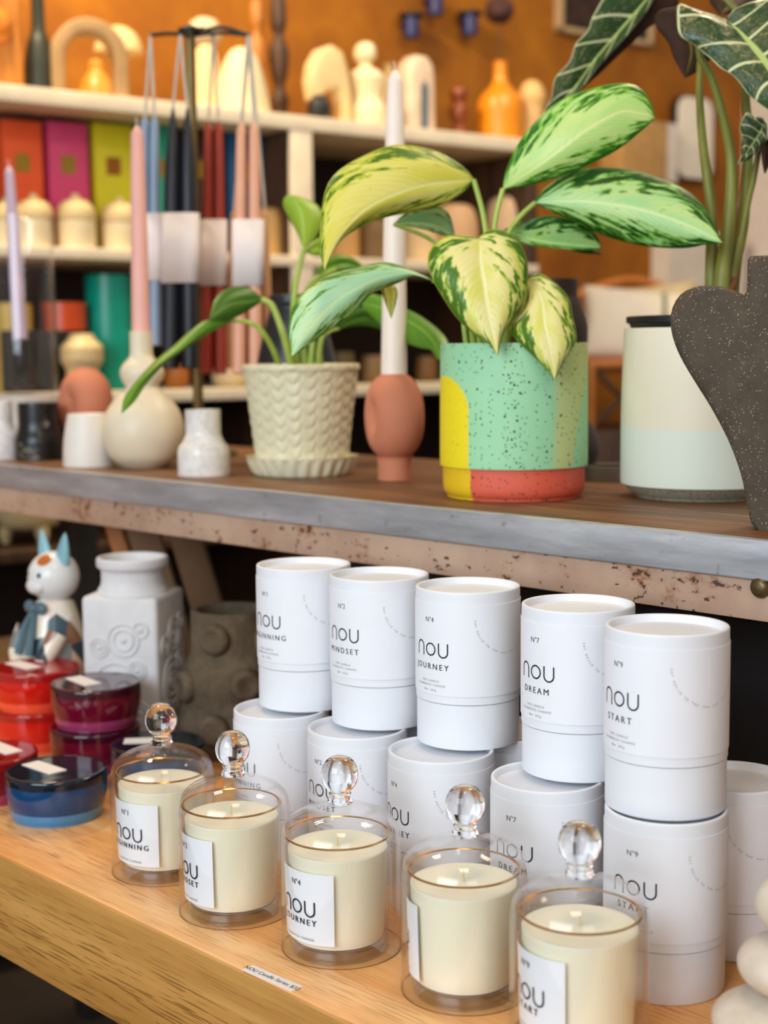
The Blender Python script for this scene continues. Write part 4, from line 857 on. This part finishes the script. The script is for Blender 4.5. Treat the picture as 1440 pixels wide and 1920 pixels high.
def dried(px, off, z, h, r_, mat, label):
    p = shw(px, off, z); m = spx(px, off); t = thing('dried_flower', label, 'dried flower', p)
    mk('stalk', tube([(0, 0, 0), (0.004, 0.002, h * m * 0.5), (0.0, 0.0, h * m)], 0.0022, 8, 6), P('#5a4020', 0.8), t)
    bm = ball((0, 0, h * m), r_ * m, None, 1, 1, 0.9, 28)
    for v in bm.verts:
        d = v.co - Vector((0, 0, h * m)); v.co = Vector((0, 0, h * m)) + d * (1 + 0.22 * mnoise.noise(d * 160))
    mk('seed_head', bm, mat, t)
dried(936, 0.12, Z1 + 150 * spx(938, 0.12), 92, 26, P('#3c1a14', 0.8), 'dark brown dried flower head standing in the amber bottle')
dried(398, 0.30, Z1, 175, 30, P('#dcc9a4', 0.8), 'cream dried flower head behind the hanging tapers')
# --- wall pieces
def wallp(px, py): return sh(px, py, WALLV)
for px, py, lab in ((752, 38, 'dark blue wall cup, lowest at the left of the three'), (797, -4, 'dark blue wall cup, highest of the three'), (862, 34, 'dark blue wall cup nearest the dried flower')):
    p = wallp(px, py); p -= SN * 0.045; m = 3.35 / F_PX
    t = thing('wall_cup', lab, 'wall sconce', p, SROT, 'blue cups on the ochre wall')
    mk('cup', lathe(smoothprof([(0, -0.055, 1), (0.016, -0.055), (0.021, -0.05), (0.021, -0.003), (0.019, 0.0), (0.017, -0.003), (0.015, -0.045), (0, -0.048)], 4), 32), BLUEC, t)
    mk('saucer', lathe([(0, 0.001), (0.036, 0.001), (0.036, 0.006), (0.034, 0.008), (0, 0.008)], 32), NIGHT, t)
    mk('bracket', BOX(-0.006, 0.006, 0.0, 0.045, -0.02, -0.008), NIGHT, t)
p = wallp(1128, -10); t = thing('picture_frame', 'pale framed dark picture on the ochre wall behind the arrowhead leaves', 'picture', p - SN * 0.016, SROT)
w, h = 0.20, 0.135
for n_, a in (('frame_side', (-w, -w + 0.014, -h, h)), ('frame_side', (w - 0.014, w, -h, h)), ('frame_rail', (-w, w, -h, -h + 0.014)), ('frame_rail', (-w, w, h - 0.014, h))): mk(n_, BOX(a[0], a[1], -0.015, 0.015, a[2], a[3], 0.001), PALEWOOD, t)
mk('picture', BOX(-w + 0.012, w - 0.012, -0.002, 0.008, -h + 0.012, h - 0.012), P('#3b2416', 0.6, 0, 0.5), t)
rr = lambda w, h, r: [(sx * (w - r) + r * math.cos(a), sz * (h - r) + r * math.sin(a)) for sx, sz, a0 in ((1, 1, 0), (-1, 1, PI / 2), (-1, -1, PI), (1, -1, 1.5 * PI)) for a in [a0 + PI / 2 * k / 8 for k in range(9)]]
p = wallp(1290, 262); t = thing('wall_mirror', 'tall rounded mirror with a dark rim on the ochre wall behind the stems', 'mirror', p - SN * 0.02, SROT)
bm = slab(rr(0.092, 0.132, 0.045), 0.03, 0.004); mk('rim', bm, NIGHT, t)
bm = slab(rr(0.084, 0.127, 0.042), 0.004, 0.001); bmesh.ops.translate(bm, verts=bm.verts, vec=(-0.006, -0.016, 0)); mk('mirror_face', bm, P('#f6ecdc', 0.4, 0, 0.02), t)
p = wallp(1186, 290); t = thing('canvas_block', 'tan wall block with a white side beside the rounded mirror', 'wall art', p - SN * 0.05, SROT)
mk('front', BOX(-0.15, 0.05, -0.05, 0.05, -0.09, 0.09, 0.003), P('#c99a5c', 0.7), t); mk('white_side', BOX(0.0505, 0.105, -0.045, 0.05, -0.09, 0.09, 0.003), WHITEWALL, t)
# --- second level: tea boxes and jars
TEA = [(41, '#e5521d', 'orange'), (125, '#cf3d6d', 'magenta'), (208, '#cfc411', 'lime yellow'), (292, '#129a74', 'green'), (376, '#20130e', 'black'), (452, '#12507a', 'blue')]
for px, h, nm in TEA:
    m = spx(px, 0.14); p = shw(px, 0.14, Z2); t = thing('tea_box', '%s tea carton standing in the shelving behind the cream jars' % nm, 'carton', p, SROT, 'coloured tea cartons')
    mk('carton', BOX(-38.5 * m, 38.5 * m, -0.04, 0.04, 0, 232 * m, 0.002), P(h, 0.5, 0, 0.04), t)
    mk('badge', BOX(-16 * m, 12 * m, -0.0412, -0.04, 140 * m, 172 * m), P('#9a7a22' if nm != 'lime yellow' else '#9a5a16', 0.4, 0.4), t)
for px, k, lab in ((22, 0.92, 'leftmost cream lidded jar before the orange carton'), (72, 1.0, 'cream lidded jar before the gap of orange and magenta cartons'), (150, 1.03, 'cream lidded jar before the magenta carton'), (232, 1.0, 'cream lidded jar before the lime yellow carton')):
    m = spx(px, 0.05) * k; p = shw(px, 0.05, Z2); t = thing('lidded_jar', lab, 'jar', p, 0, 'cream lidded jars')
    mk('body', lathe(smoothprof([(0, 0, 1), (32 * m, 0), (35 * m, 2 * m), (35 * m, 48 * m), (33 * m, 51 * m, 1), (0, 51 * m)], 4), 40), CRM2, t)
    mk('lid', lathe(smoothprof([(0, 52 * m, 1), (34 * m, 52 * m), (35.5 * m, 56 * m), (34 * m, 70 * m), (24 * m, 84 * m), (9 * m, 90 * m), (7 * m, 97 * m), (0, 100 * m)], 4), 40), CRM, t)
item('gourd', 522, 0.20, Z2, [(0, 0, 1), (24, 0), (28, 40), (20, 80), (26, 110), (14, 150), (6, 170), (0, 172)], P('#6d5118', 0.6), 'olive brown gourd in the shelving beside the pale upright', 'ornament')
CUPS = [(505, 0.08, 34, 90, '#c79a5a', 'tan tumbler just left of the pale shelving upright'), (640, 0.10, 36, 96, '#c59457', 'tan rounded jar behind the big arching leaf'), (700, 0.12, 40, 80, '#7a5a2e', 'brown basket jar behind the big arching leaf'), (788, 0.10, 34, 84, '#e1bd8a', 'pale tumbler right of the tall white taper candle'), (852, 0.10, 46, 110, '#d8ab7c', 'peach jar seen under the big arching leaf'), (955, 0.10, 48, 128, '#dcb68b', 'large peach jar seen between the two upright leaf stems')]
for px, off, rr_, h, c, lab in CUPS: item('jar', px, off, Z2, [(0, 0, 1), (rr_ * 0.86, 0), (rr_, 6), (rr_, h * 0.6), (rr_ * 0.82, h * 0.9), (rr_ * 0.5, h), (0, h)], P(c, 0.6, 0, 0.04), lab, 'jar', 'jars in the middle compartment')
# --- third level
p = shw(118, 0.12, Z3); m = spx(118, 0.12); t = tag(mk('storage_box', FB(s_u(40), s_u(160), 0.07, 0.28, Z3, Z3 + 112 * m, 0.003), NIGHT), 'black box carrying the orange tin in the shelving', 'box')
item('tin', 122, 0.14, Z3 + 112 * spx(118, 0.12) + 0.0005, [(0, 0, 1), (38, 0), (41, 3), (41, 48), (38, 52), (0, 53)], P('#e0511a', 0.3), 'low bright orange tin on the black box', 'tin')
item('canister', 208, 0.14, Z3, [(0, 0, 1), (42, 0), (44, 4), (44, 206), (41, 212), (0, 213)], P('#0aa68c', 0.3), 'tall teal canister on the third board', 'canister')
item('ochre_vase', 258, 0.14, Z3, [(0, 0, 1), (16, 0), (22, 30), (20, 90), (24, 140), (14, 190), (0, 192)], P('#b9801f', 0.5), 'ochre vase squeezed beside the tall teal canister', 'vase')
item('storage_jar', 24, 0.12, Z3, [(0, 0, 1), (36, 0), (38, 4), (38, 150), (30, 165), (0, 168)], P('#d7b447', 0.4), 'yellow jar seen through the glass cylinder', 'jar')
item('cream_crock', 153, 0.03, Z3, [(0, 0, 1), (28, 0), (32, 6), (30, 40), (40, 58), (40, 82), (26, 98), (22, 108), (18, 108), (0, 104)], P('#dcc08c', 0.5), 'cream crock rising behind the left terracotta ring vase', 'crock')
for px, rr_, h, c, lab in ((640, 26, 60, '#5c4a20', 'olive pot in the dark compartment left of the white taper'), (700, 24, 52, '#8b6a3c', 'tan pot in the dark compartment by the white taper'), (800, 20, 48, '#7a5426', 'brown pot in the dark compartment right of the white taper'), (910, 30, 70, '#2e3a2c', 'dark green pot hidden behind the silvery stems'), (330, 24, 44, '#b0651c', 'low amber bowl under the hanging navy tapers'), (430, 34, 36, '#e0c597', 'low cream bowl under the hanging peach tapers')):
    item('pot', px, 0.10, Z3, [(0, 0, 1), (rr_ * 0.7, 0), (rr_, h * 0.4), (rr_ * 0.9, h), (rr_ * 0.8, h), (0, h * 0.8)], P(c, 0.5), lab, 'pot', 'pots in the dark compartments')
# --- fourth level, seen below the bench
p = shw(45, 0.10, Z4); t = thing('footed_bowl', 'cream footed bowl glimpsed under the bench at the far left', 'bowl', p); m = spx(45, 0.1)
mk('bowl', lathe(smoothprof([(0, 26 * m, 1), (30 * m, 26 * m), (58 * m, 40 * m), (66 * m, 90 * m), (62 * m, 90 * m), (50 * m, 48 * m), (0, 40 * m)], 4), 44), CRM, t)
for k in range(3):
    a = face(p) + 0.5 + k * 2 * PI / 3; mk('foot', tube([(40 * m * math.cos(a), 40 * m * math.sin(a), 36 * m), (46 * m * math.cos(a), 46 * m * math.sin(a), 16 * m), (44 * m * math.cos(a), 44 * m * math.sin(a), 0)], [15 * m, 13 * m, 8 * m], 10, 12), CRM, t)

# ------------------------------------------------------------------ wicker chair with cushions on a plinth
cz = sh(1180, 800, 0.22).z; c0 = shw(1190, 0.24, cz); M1 = spx(1190, 0.26)
ROT = AZ
tag(mk('plinth', BOX(-0.21, 0.24, -0.215, 0.20, -cz + 0.001, 0, 0.004), DARKWOOD, loc=c0), 'dark wooden plinth under the wicker chair', 'plinth').rotation_euler = (0, 0, ROT)
rt_ = _r0; RAT = P('#c0722a', 0.5); t = thing('wicker_chair', 'orange rattan chair with crossed braces behind the cream planter', 'chair', c0, ROT)
sz = 0.17
mk('seat', BOX(-0.15, 0.19, -0.17, 0.17, sz - 0.02, sz, 0.008), RAT, t)
for x in (-0.15, 0.18):
    mk('arm_rail', tube([(x, -0.19, 0), (x, -0.19, sz + 0.0), (x, -0.12, sz + 0.012), (x, 0.12, sz + 0.014), (x, 0.18, sz + 0.2)], 0.012, 24, 10), RAT, t)
    mk('leg', tube([(x, 0.17, 0), (x, 0.17, sz)], 0.012, 4, 10), RAT, t)
mk('front_rail', tube([(-0.15, -0.185, sz + 0.006), (0.18, -0.185, sz + 0.006)], 0.013, 4, 10), RAT, t)
for a, b in ((-0.15, 0.02), (0.02, -0.15), (0.02, 0.18), (0.18, 0.02)): mk('brace', tube([(a, -0.19, 0.004), (b, -0.19, sz)], 0.008, 4, 8), DARKWOOD, t)
mk('back_rail', tube([(-0.15, 0.18, sz + 0.2), (0.02, 0.2, sz + 0.25), (0.18, 0.18, sz + 0.2)], 0.012, 16, 10), RAT, t)
n = NB('striped_linen'); x = n.sep(n.tc())[0]; CUSH = n.set(n.mix(between(x, 0.060, 0.074, 0.002), n.mix(n.noise(n.tc(), 30, 4), hexc('#eadcc6'), hexc('#f3e8d6')), hexc('#6f7a5c')), 0.9)
def cushion(loc, w, h, th, mat, rot, label):
    bm = new(); N = 20; g = {}
    for sgn in (1, -1):
        for i in range(N + 1):
            for j in range(N + 1):
                x, z = 2 * i / N - 1, 2 * j / N - 1; e = max(0, (1 - x * x) * (1 - z * z)) ** 0.38; pn = 1 - 0.07 * (1 - abs(x * z)) * max(abs(x), abs(z)) ** 4
                if sgn == -1 and (i in (0, N) or j in (0, N)): g[sgn, i, j] = g[1, i, j]; continue
                g[sgn, i, j] = bm.verts.new((x * w * pn, -sgn * th * e, z * h * pn))
        for i in range(N):
            for j in range(N):
                bm.faces.new((g[sgn, i, j], g[sgn, i + 1, j], g[sgn, i + 1, j + 1], g[sgn, i, j + 1]))
    o = mk('cushion', bm, mat, loc=loc, smooth=80); o.rotation_euler = rot; return tag(o, label, 'cushion')
cushion(c0 + rt_ * -0.005 + _f0 * -0.06 + UPZ * (sz + 0.11), 0.155, 0.11, 0.05, CUSH, (-0.35, 0.10, ROT), 'cream linen cushion with a green stripe on the rattan chair')
cushion(c0 + rt_ * 0.06 + _f0 * 0.06 + UPZ * (sz + 0.12), 0.14, 0.115, 0.045, P('#e6cf9e', 0.9), (-0.3, -0.12, ROT), 'yellowish cushion behind the striped one on the rattan chair')
t = thing('white_cabinet', 'low white cabinet along the end of the ochre wall', 'cabinet', shw(1310, WALLV - 0.06, 0), SROT)
mk('carcass', BOX(-0.17, 0.2, -0.02, 0.055, 0, sh(1300, 440, WALLV).z), WHITEWALL, t)

# ================================================================== hanging tapers on their stand
DP = 2.08; pb = atd(375, 660, DP); pb.z = B; top = atd(356, 62, DP); mm = DP / F_PX
pb = Vector((top.x, top.y, B))
BRASS = P('#7d6a3c', 0.4, 0.7)
t = thing('candle_stand', 'tall brass stand with four arms holding the hanging taper pairs', 'candle stand', pb)
mk('base_plate', lathe(smoothprof([(0, 0, 1), (0.052, 0), (0.055, 0.003), (0.054, 0.009), (0.012, 0.012), (0.009, 0.02), (0, 0.022)], 4), 44), BRASS, t)
H_ = top.z - B
mk('pole', tube([(0, 0, 0.01), (0, 0, H_)], 0.0075, 4, 16), BRASS, t)
mk('finial', lathe(smoothprof([(0, H_, 1), (0.016, H_), (0.017, H_ + 0.005), (0.006, H_ + 0.010), (0, H_ + 0.012)], 4), 24), NIGHT, t)
rt = Vector((math.cos(AZ), math.sin(AZ), 0)); fw = _f0.copy()
SETS = [(282, 'grey blue', '#8ba0b8', (270, 291), 218, 648, -0.035, (400, 527)), (338, 'navy', '#141d29', (322, 354), 204, 690, 0.0 - 0.05, (400, 531)), (400, 'brick red', '#a3301a', (389, 412), 228, 700, 0.03, (412, 536)), (465, 'peach', '#eeb08e', (450, 478), 228, 700, -0.02, (412, 536)), (468, 'tan', '#d9a878', (434, 502), 392, 690, 0.05, None)]
for cx_, nm, col_, xs, y0, y1, dd, lab in SETS:
    d = DP + dd; hook = atd(cx_, 66, d); A_ = hook - pb
    mk('arm', tube([(0, 0, H_ - 0.004), (A_.x * 0.5, A_.y * 0.5, A_.z + 0.006), (A_.x, A_.y, A_.z)], 0.0028, 12, 8), NIGHT, t)
    cen = atd(cx_, y1, d); tt = thing('taper_pair', 'pair of %s tapers hanging by their wicks with a white paper band' % nm, 'candle', Vector((cen.x, cen.y, cen.z)), 0, 'pairs of hanging tapers')
    mat = P(col_, 0.4, 0, 0.04)
    for x in xs:
        bt, tp = atd(x + (x - cx_) * 0.10, y1, d), atd(x - (x - cx_) * 0.15, y0, d)
        tp.x, tp.y = tp.x, tp.y; r0 = {'navy': 15.5, 'grey blue': 11.5, 'brick red': 11.8, 'tan': 8.5}.get(nm, 12.8) * mm
        o = taper('taper', None, bt, tp, r0, r0 * 0.72, mat, wick=False, parent=tt, sharp=nm == 'navy')
        wk = tube([tp - tt.location, (tp * 0.5 + hook * 0.5) + (tp - hook) * 0.05 - tt.location, hook - tt.location], 0.0021, 8, 6); mk('wick', wk, P('#cfc6b6', 0.7), tt)
    if not lab: tt['label'] = 'pair of shorter tan tapers behind the peach ones'; continue
    zt, zb = atd(cx_, lab[0], d), atd(cx_, lab[1], d); r_ = r0 * 1.1; hw = abs(xs[1] - xs[0]) / 2 * mm * 1.08 + r_ * 1.02
    ring = [(sx * (hw - r_) + r_ * math.cos(a), r_ * math.sin(a)) for sx, a0 in ((1, -PI / 2), (-1, PI / 2)) for a in [a0 + PI * k / 12 for k in range(13)]]
    bm = new(); c_ = (zt + zb) / 2; lo_, hi_ = [], []
    for x, y in ring:
        q = rt * x + fw * y; lo_.append(bm.verts.new(zb + q - tt.location)); hi_.append(bm.verts.new(zt + q - tt.location))
    for i in range(len(ring)): j = (i + 1) % len(ring); bm.faces.new((lo_[i], lo_[j], hi_[j], hi_[i]))
    o = mk('paper_band', bm, P('#f0e6e2', 0.7, 0, 0.02), tt, smooth=50); s = o.modifiers.new('thickness', 'SOLIDIFY'); s.thickness = 0.0006; s.offset = 1

# glass cylinder and lilac taper at the left end
pc = bench(52, 838); pc = atd(48, 660, 2.33); pc.z = B; m = 2.33 / F_PX
tag(mk('stone_tray', lathe(smoothprof([(0, 0, 1), (62 * m, 0), (65 * m, 3 * m), (65 * m, 98 * m), (62 * m, 102 * m), (0, 102 * m)], 4), 56), P('#d9d0c4', 0.5), loc=pc), 'round pale stone block under the glass cylinder', 'stand')
zc = 102.5 * m
tag(mk('glass_cylinder', lathe([(0, 0.0008), (54 * m, 0.0008), (58 * m, 0.003), (58 * m, 330 * m), (56.5 * m, 331 * m), (55.5 * m, 330 * m), (55.5 * m, 0.006), (0, 0.006)], 64), GLASS, loc=pc + UPZ * zc), 'open clear glass cylinder standing at the left end of the bench', 'glass cylinder')
pl = Vector((pc.x, pc.y, B + zc + 0.0062)) - rt * (9 * m)
o = mk('candlestick', lathe(smoothprof([(0, 0, 1), (28 * m, 0), (28 * m, 5 * m), (8 * m, 12 * m), (6 * m, 30 * m), (13 * m, 48 * m), (14 * m, 92 * m), (12 * m, 94 * m), (0, 92 * m)], 4), 32), NIGHT, loc=pl); tag(o, 'dark candlestick inside the glass cylinder', 'candlestick')
tpz = atd(17, 312, depth(pl))
taper('taper_candle', 'lilac taper candle in the dark candlestick inside the glass cylinder', pl + UPZ * (94.5 * m), tpz, 14 * m, 9 * m, P('#c9b1c6', 0.45, 0, 0.03))

# ================================================================== ornaments under the bench
# seated cat figurine
pcat = atd(98, 1000, 1.80); pcat.z = T; m = 1.80 / F_PX; r = lambda q: q * m
t = thing('cat_figurine', 'white ceramic cat figurine with blue ears and a patterned robe', 'figurine', pcat, face(pcat) - 1.0)
n = NB('painted_robe'); o = n.tc(); v = n.voro(o, 42); c = n.ramp(n.sep(v.outputs['Color'])[0], [(0.0, hexc('#e9e2d0')), (0.42, hexc('#e4dcc6')), (0.5, hexc('#3f5a6b')), (0.66, hexc('#26343a')), (0.78, hexc('#c98a5c')), (0.9, hexc('#efe9dc'))])
n.b.inputs['Coat Weight'].default_value = 0.4; ROBE = n.set(c, 0.3)
n = NB('painted_face'); o = n.tc(); x, y, z = n.sep(o)
def spot(cx, cy, cz, rad):
    d = n.new('ShaderNodeVectorMath'); d.operation = 'DISTANCE'; n.put(d.inputs[0], o); d.inputs[1].default_value = (cx, cy, cz); return n.step(d.outputs['Value'], rad, rad * 0.8)
hz = r(290)
c = n.mix(spot(r(30), r(14), hz + r(38), r(17)), hexc('#dfe3e2'), hexc('#b5632a')); c = n.mix(spot(r(22), r(-40), hz + r(32), r(15)), c, hexc('#c07a40'))
c = n.mix(spot(r(46), r(-19), hz + r(8), r(6)), c, hexc('#22242a')); c = n.mix(spot(r(46), r(19), hz + r(8), r(6)), c, hexc('#22242a')); c = n.mix(spot(r(50), 0, hz - r(6), r(5)), c, hexc('#d88a84'))
CATF = n.set(c, 0.25)
mk('robe', lathe(smoothprof([(0, 0, 1), (r(66), 0), (r(72), r(6)), (r(74), r(60)), (r(66), r(130)), (r(52), r(185)), (r(40), r(226)), (r(30), r(246)), (0, r(250))], 6), 56, fn=lambda a, q, z: q * (1 + 0.05 * math.cos(2 * a))), ROBE, t)
mk('head', ball((0, 0, hz), r(49), None, 0.98, 1.0, 0.98, 40), CATF, t)
mk('muzzle', ball((r(38), 0, hz - r(14)), r(20), None, 0.8, 1.25, 0.8, 24), P('#e4e6e4', 0.25), t)
for s in (-1, 1):
    bm = lathe(smoothprof([(r(19), 0), (r(16), r(22)), (r(8), r(46)), (0, r(58))], 4), 24, fn=None); bmesh.ops.transform(bm, matrix=Matrix.Translation((r(-2), s * r(28), hz + r(30))) @ Matrix.Rotation(-s * 0.22, 4, 'X') @ Matrix.Diagonal((0.55, 1, 1, 1)), verts=bm.verts)
    o = mk('ear', bm, P('#86b8c4', 0.3), t); o['label'] = 'pale blue ear'
bm = new()
for s in (-1, 1): ball((r(42), s * r(17), r(236)), r(15), bm, 0.6, 1.1, 0.8, 20); bm = tube([(r(44), s * 0.001, r(232)), (r(58), s * r(12), r(200)), (r(70), s * r(18), r(150))], [r(5), r(7), r(9)], 10, 8, bm)
ball((r(46), 0, r(235)), r(9), bm); mk('bow', bm, P('#51707c', 0.4), t)
bm = new()
for s in (-1, 1): bm = tube([(r(30), s * r(52), r(190)), (r(54), s * r(48), r(150)), (r(66), s * r(20), r(120))], [r(20), r(17), r(12)], 12, 12, bm)
mk('sleeves', bm, ROBE, t)
# white square vase with raised scrolls
pv_ = atd(247, 1000, 1.74); pv_.z = T; m = 1.74 / F_PX; r = lambda q: q * m
t = thing('square_vase', 'white square vase with raised scroll relief and a round neck', 'vase', pv_, face(pv_) - math.radians(22))
n = NB('matte_white'); MWHITE = n.set(n.ramp(n.noise(n.tc(), 30, 4), [(0.3, hexc('#cfcfd0')), (0.7, hexc('#dedede'))]), 0.6)
HW = r(74); HB = r(285)
body = BOX(-HW, HW, -HW, HW, 0, HB, r(9)); mk('body', body, MWHITE, t, smooth=30)
mk('neck', lathe(smoothprof([(r(68), HB - r(4), 1), (r(66), HB + r(4)), (r(61), HB + r(13)), (r(59), HB + r(24)), (r(59), HB + r(38)), (r(61), HB + r(44)), (r(66), HB + r(48)), (r(67.5), HB + r(56)), (r(66.5), HB + r(64)), (r(63), HB + r(66)), (r(60), HB + r(63)), (r(56), HB + r(45)), (r(54), HB + r(20)), (0, HB + r(10))], 5), 56), MWHITE, t)
def scroll(face_rot, cx, cz, rad, turns=2):
    bm = new()
    for k in range(turns):
        q = rad * (1 - k * 0.36)
        if q < r(4): break
        tube([(HW + r(0.5), cx + q * math.cos(a), cz + q * math.sin(a)) for a in [2 * PI * i / 28 for i in range(29)]], r(2.4), 0, 8, bm, cap=False)
    ball((HW, cx, cz), r(6), bm, 0.6, 1, 1, 12); bmesh.ops.transform(bm, matrix=Rz(face_rot), verts=bm.verts); o = mk('relief_scroll', bm, MWHITE, t)
for fr in (0, PI / 2):
    for cx, cz, rd, k in ((r(-8), r(118), r(44), 3), (r(34), r(150), r(17), 2), (r(8), r(205), r(30), 2), (r(-40), r(190), r(18), 2), (r(36), r(70), r(20), 2), (r(-30), r(55), r(26), 2), (r(42), r(225), r(14), 1)): scroll(fr, cx, cz, rd, k)
# rough brown pot with round bosses
pb_ = atd(430, 1000, 1.70); pb_.z = T; m = 1.70 / F_PX; r = lambda q: q * m
n = NB('rough_brown_clay'); o = n.tc(); f = n.noise(o, 90, 6, 0.7); n.bump(f, 0.6, 0.004); RBROWN = n.set(n.ramp(n.noise(o, 24, 5, 0.7), [(0.3, hexc('#453828')), (0.7, hexc('#70604a'))]), 0.85)
t = thing('rough_pot', 'rough brown clay pot with round bosses beside the white square vase', 'pot', pb_, face(pb_))
mk('body', lathe(smoothprof([(0, 0, 1), (r(96), 0), (r(106), r(10)), (r(104), r(60)), (r(94), r(100)), (r(98), r(130)), (r(90), r(165)), (r(78), r(190)), (r(76), r(262)), (r(74), r(268)), (r(66), r(267)), (r(64), r(255)), (r(64), r(120)), (0, r(110))], 5), 64), RBROWN, t)
for a, z, q in ((-0.42, 222, 76), (0.25, 140, 95), (-0.35, 58, 104), (0.7, 60, 103), (-1.1, 130, 97), (0.95, 215, 76)):
    bm = lathe(smoothprof([(r(30), 0), (r(29), r(11)), (r(21), r(18)), (r(11), r(15)), (0, r(12))], 4), 28); bmesh.ops.transform(bm, matrix=Rz(a) @ Matrix.Translation((r(q) - r(3), 0, r(z))) @ Matrix.Rotation(PI / 2, 4, 'Y'), verts=bm.verts); mk('boss', bm, RBROWN, t)
# leaning boards and storage bins in the dark
for k, (px, tilt, col_, lab) in enumerate(((296, 0.30, WARMWOOD, 'leaning board nearest the white vase, orange wood'), (362, 0.30, P('#80603c', 0.6), 'leaning board in the middle of the three, pale wood'), (438, 0.30, P('#7a5a38', 0.6), 'leaning board nearest the candle tubes, pale wood'))):
    p = atd(px, 1000, 2.02); p.z = T; bm = BOX(-0.032 if k else -0.012, 0.012, -0.007, 0.007, 0, 0.27, 0.003)
    o = mk('wooden_board', bm, col_, loc=p); o.rotation_euler = (0, tilt * -0.9, AZ); tag(o, lab + ', under the bench', 'board', 'boards leaning under the bench')
    o.location.z = T + 0.01
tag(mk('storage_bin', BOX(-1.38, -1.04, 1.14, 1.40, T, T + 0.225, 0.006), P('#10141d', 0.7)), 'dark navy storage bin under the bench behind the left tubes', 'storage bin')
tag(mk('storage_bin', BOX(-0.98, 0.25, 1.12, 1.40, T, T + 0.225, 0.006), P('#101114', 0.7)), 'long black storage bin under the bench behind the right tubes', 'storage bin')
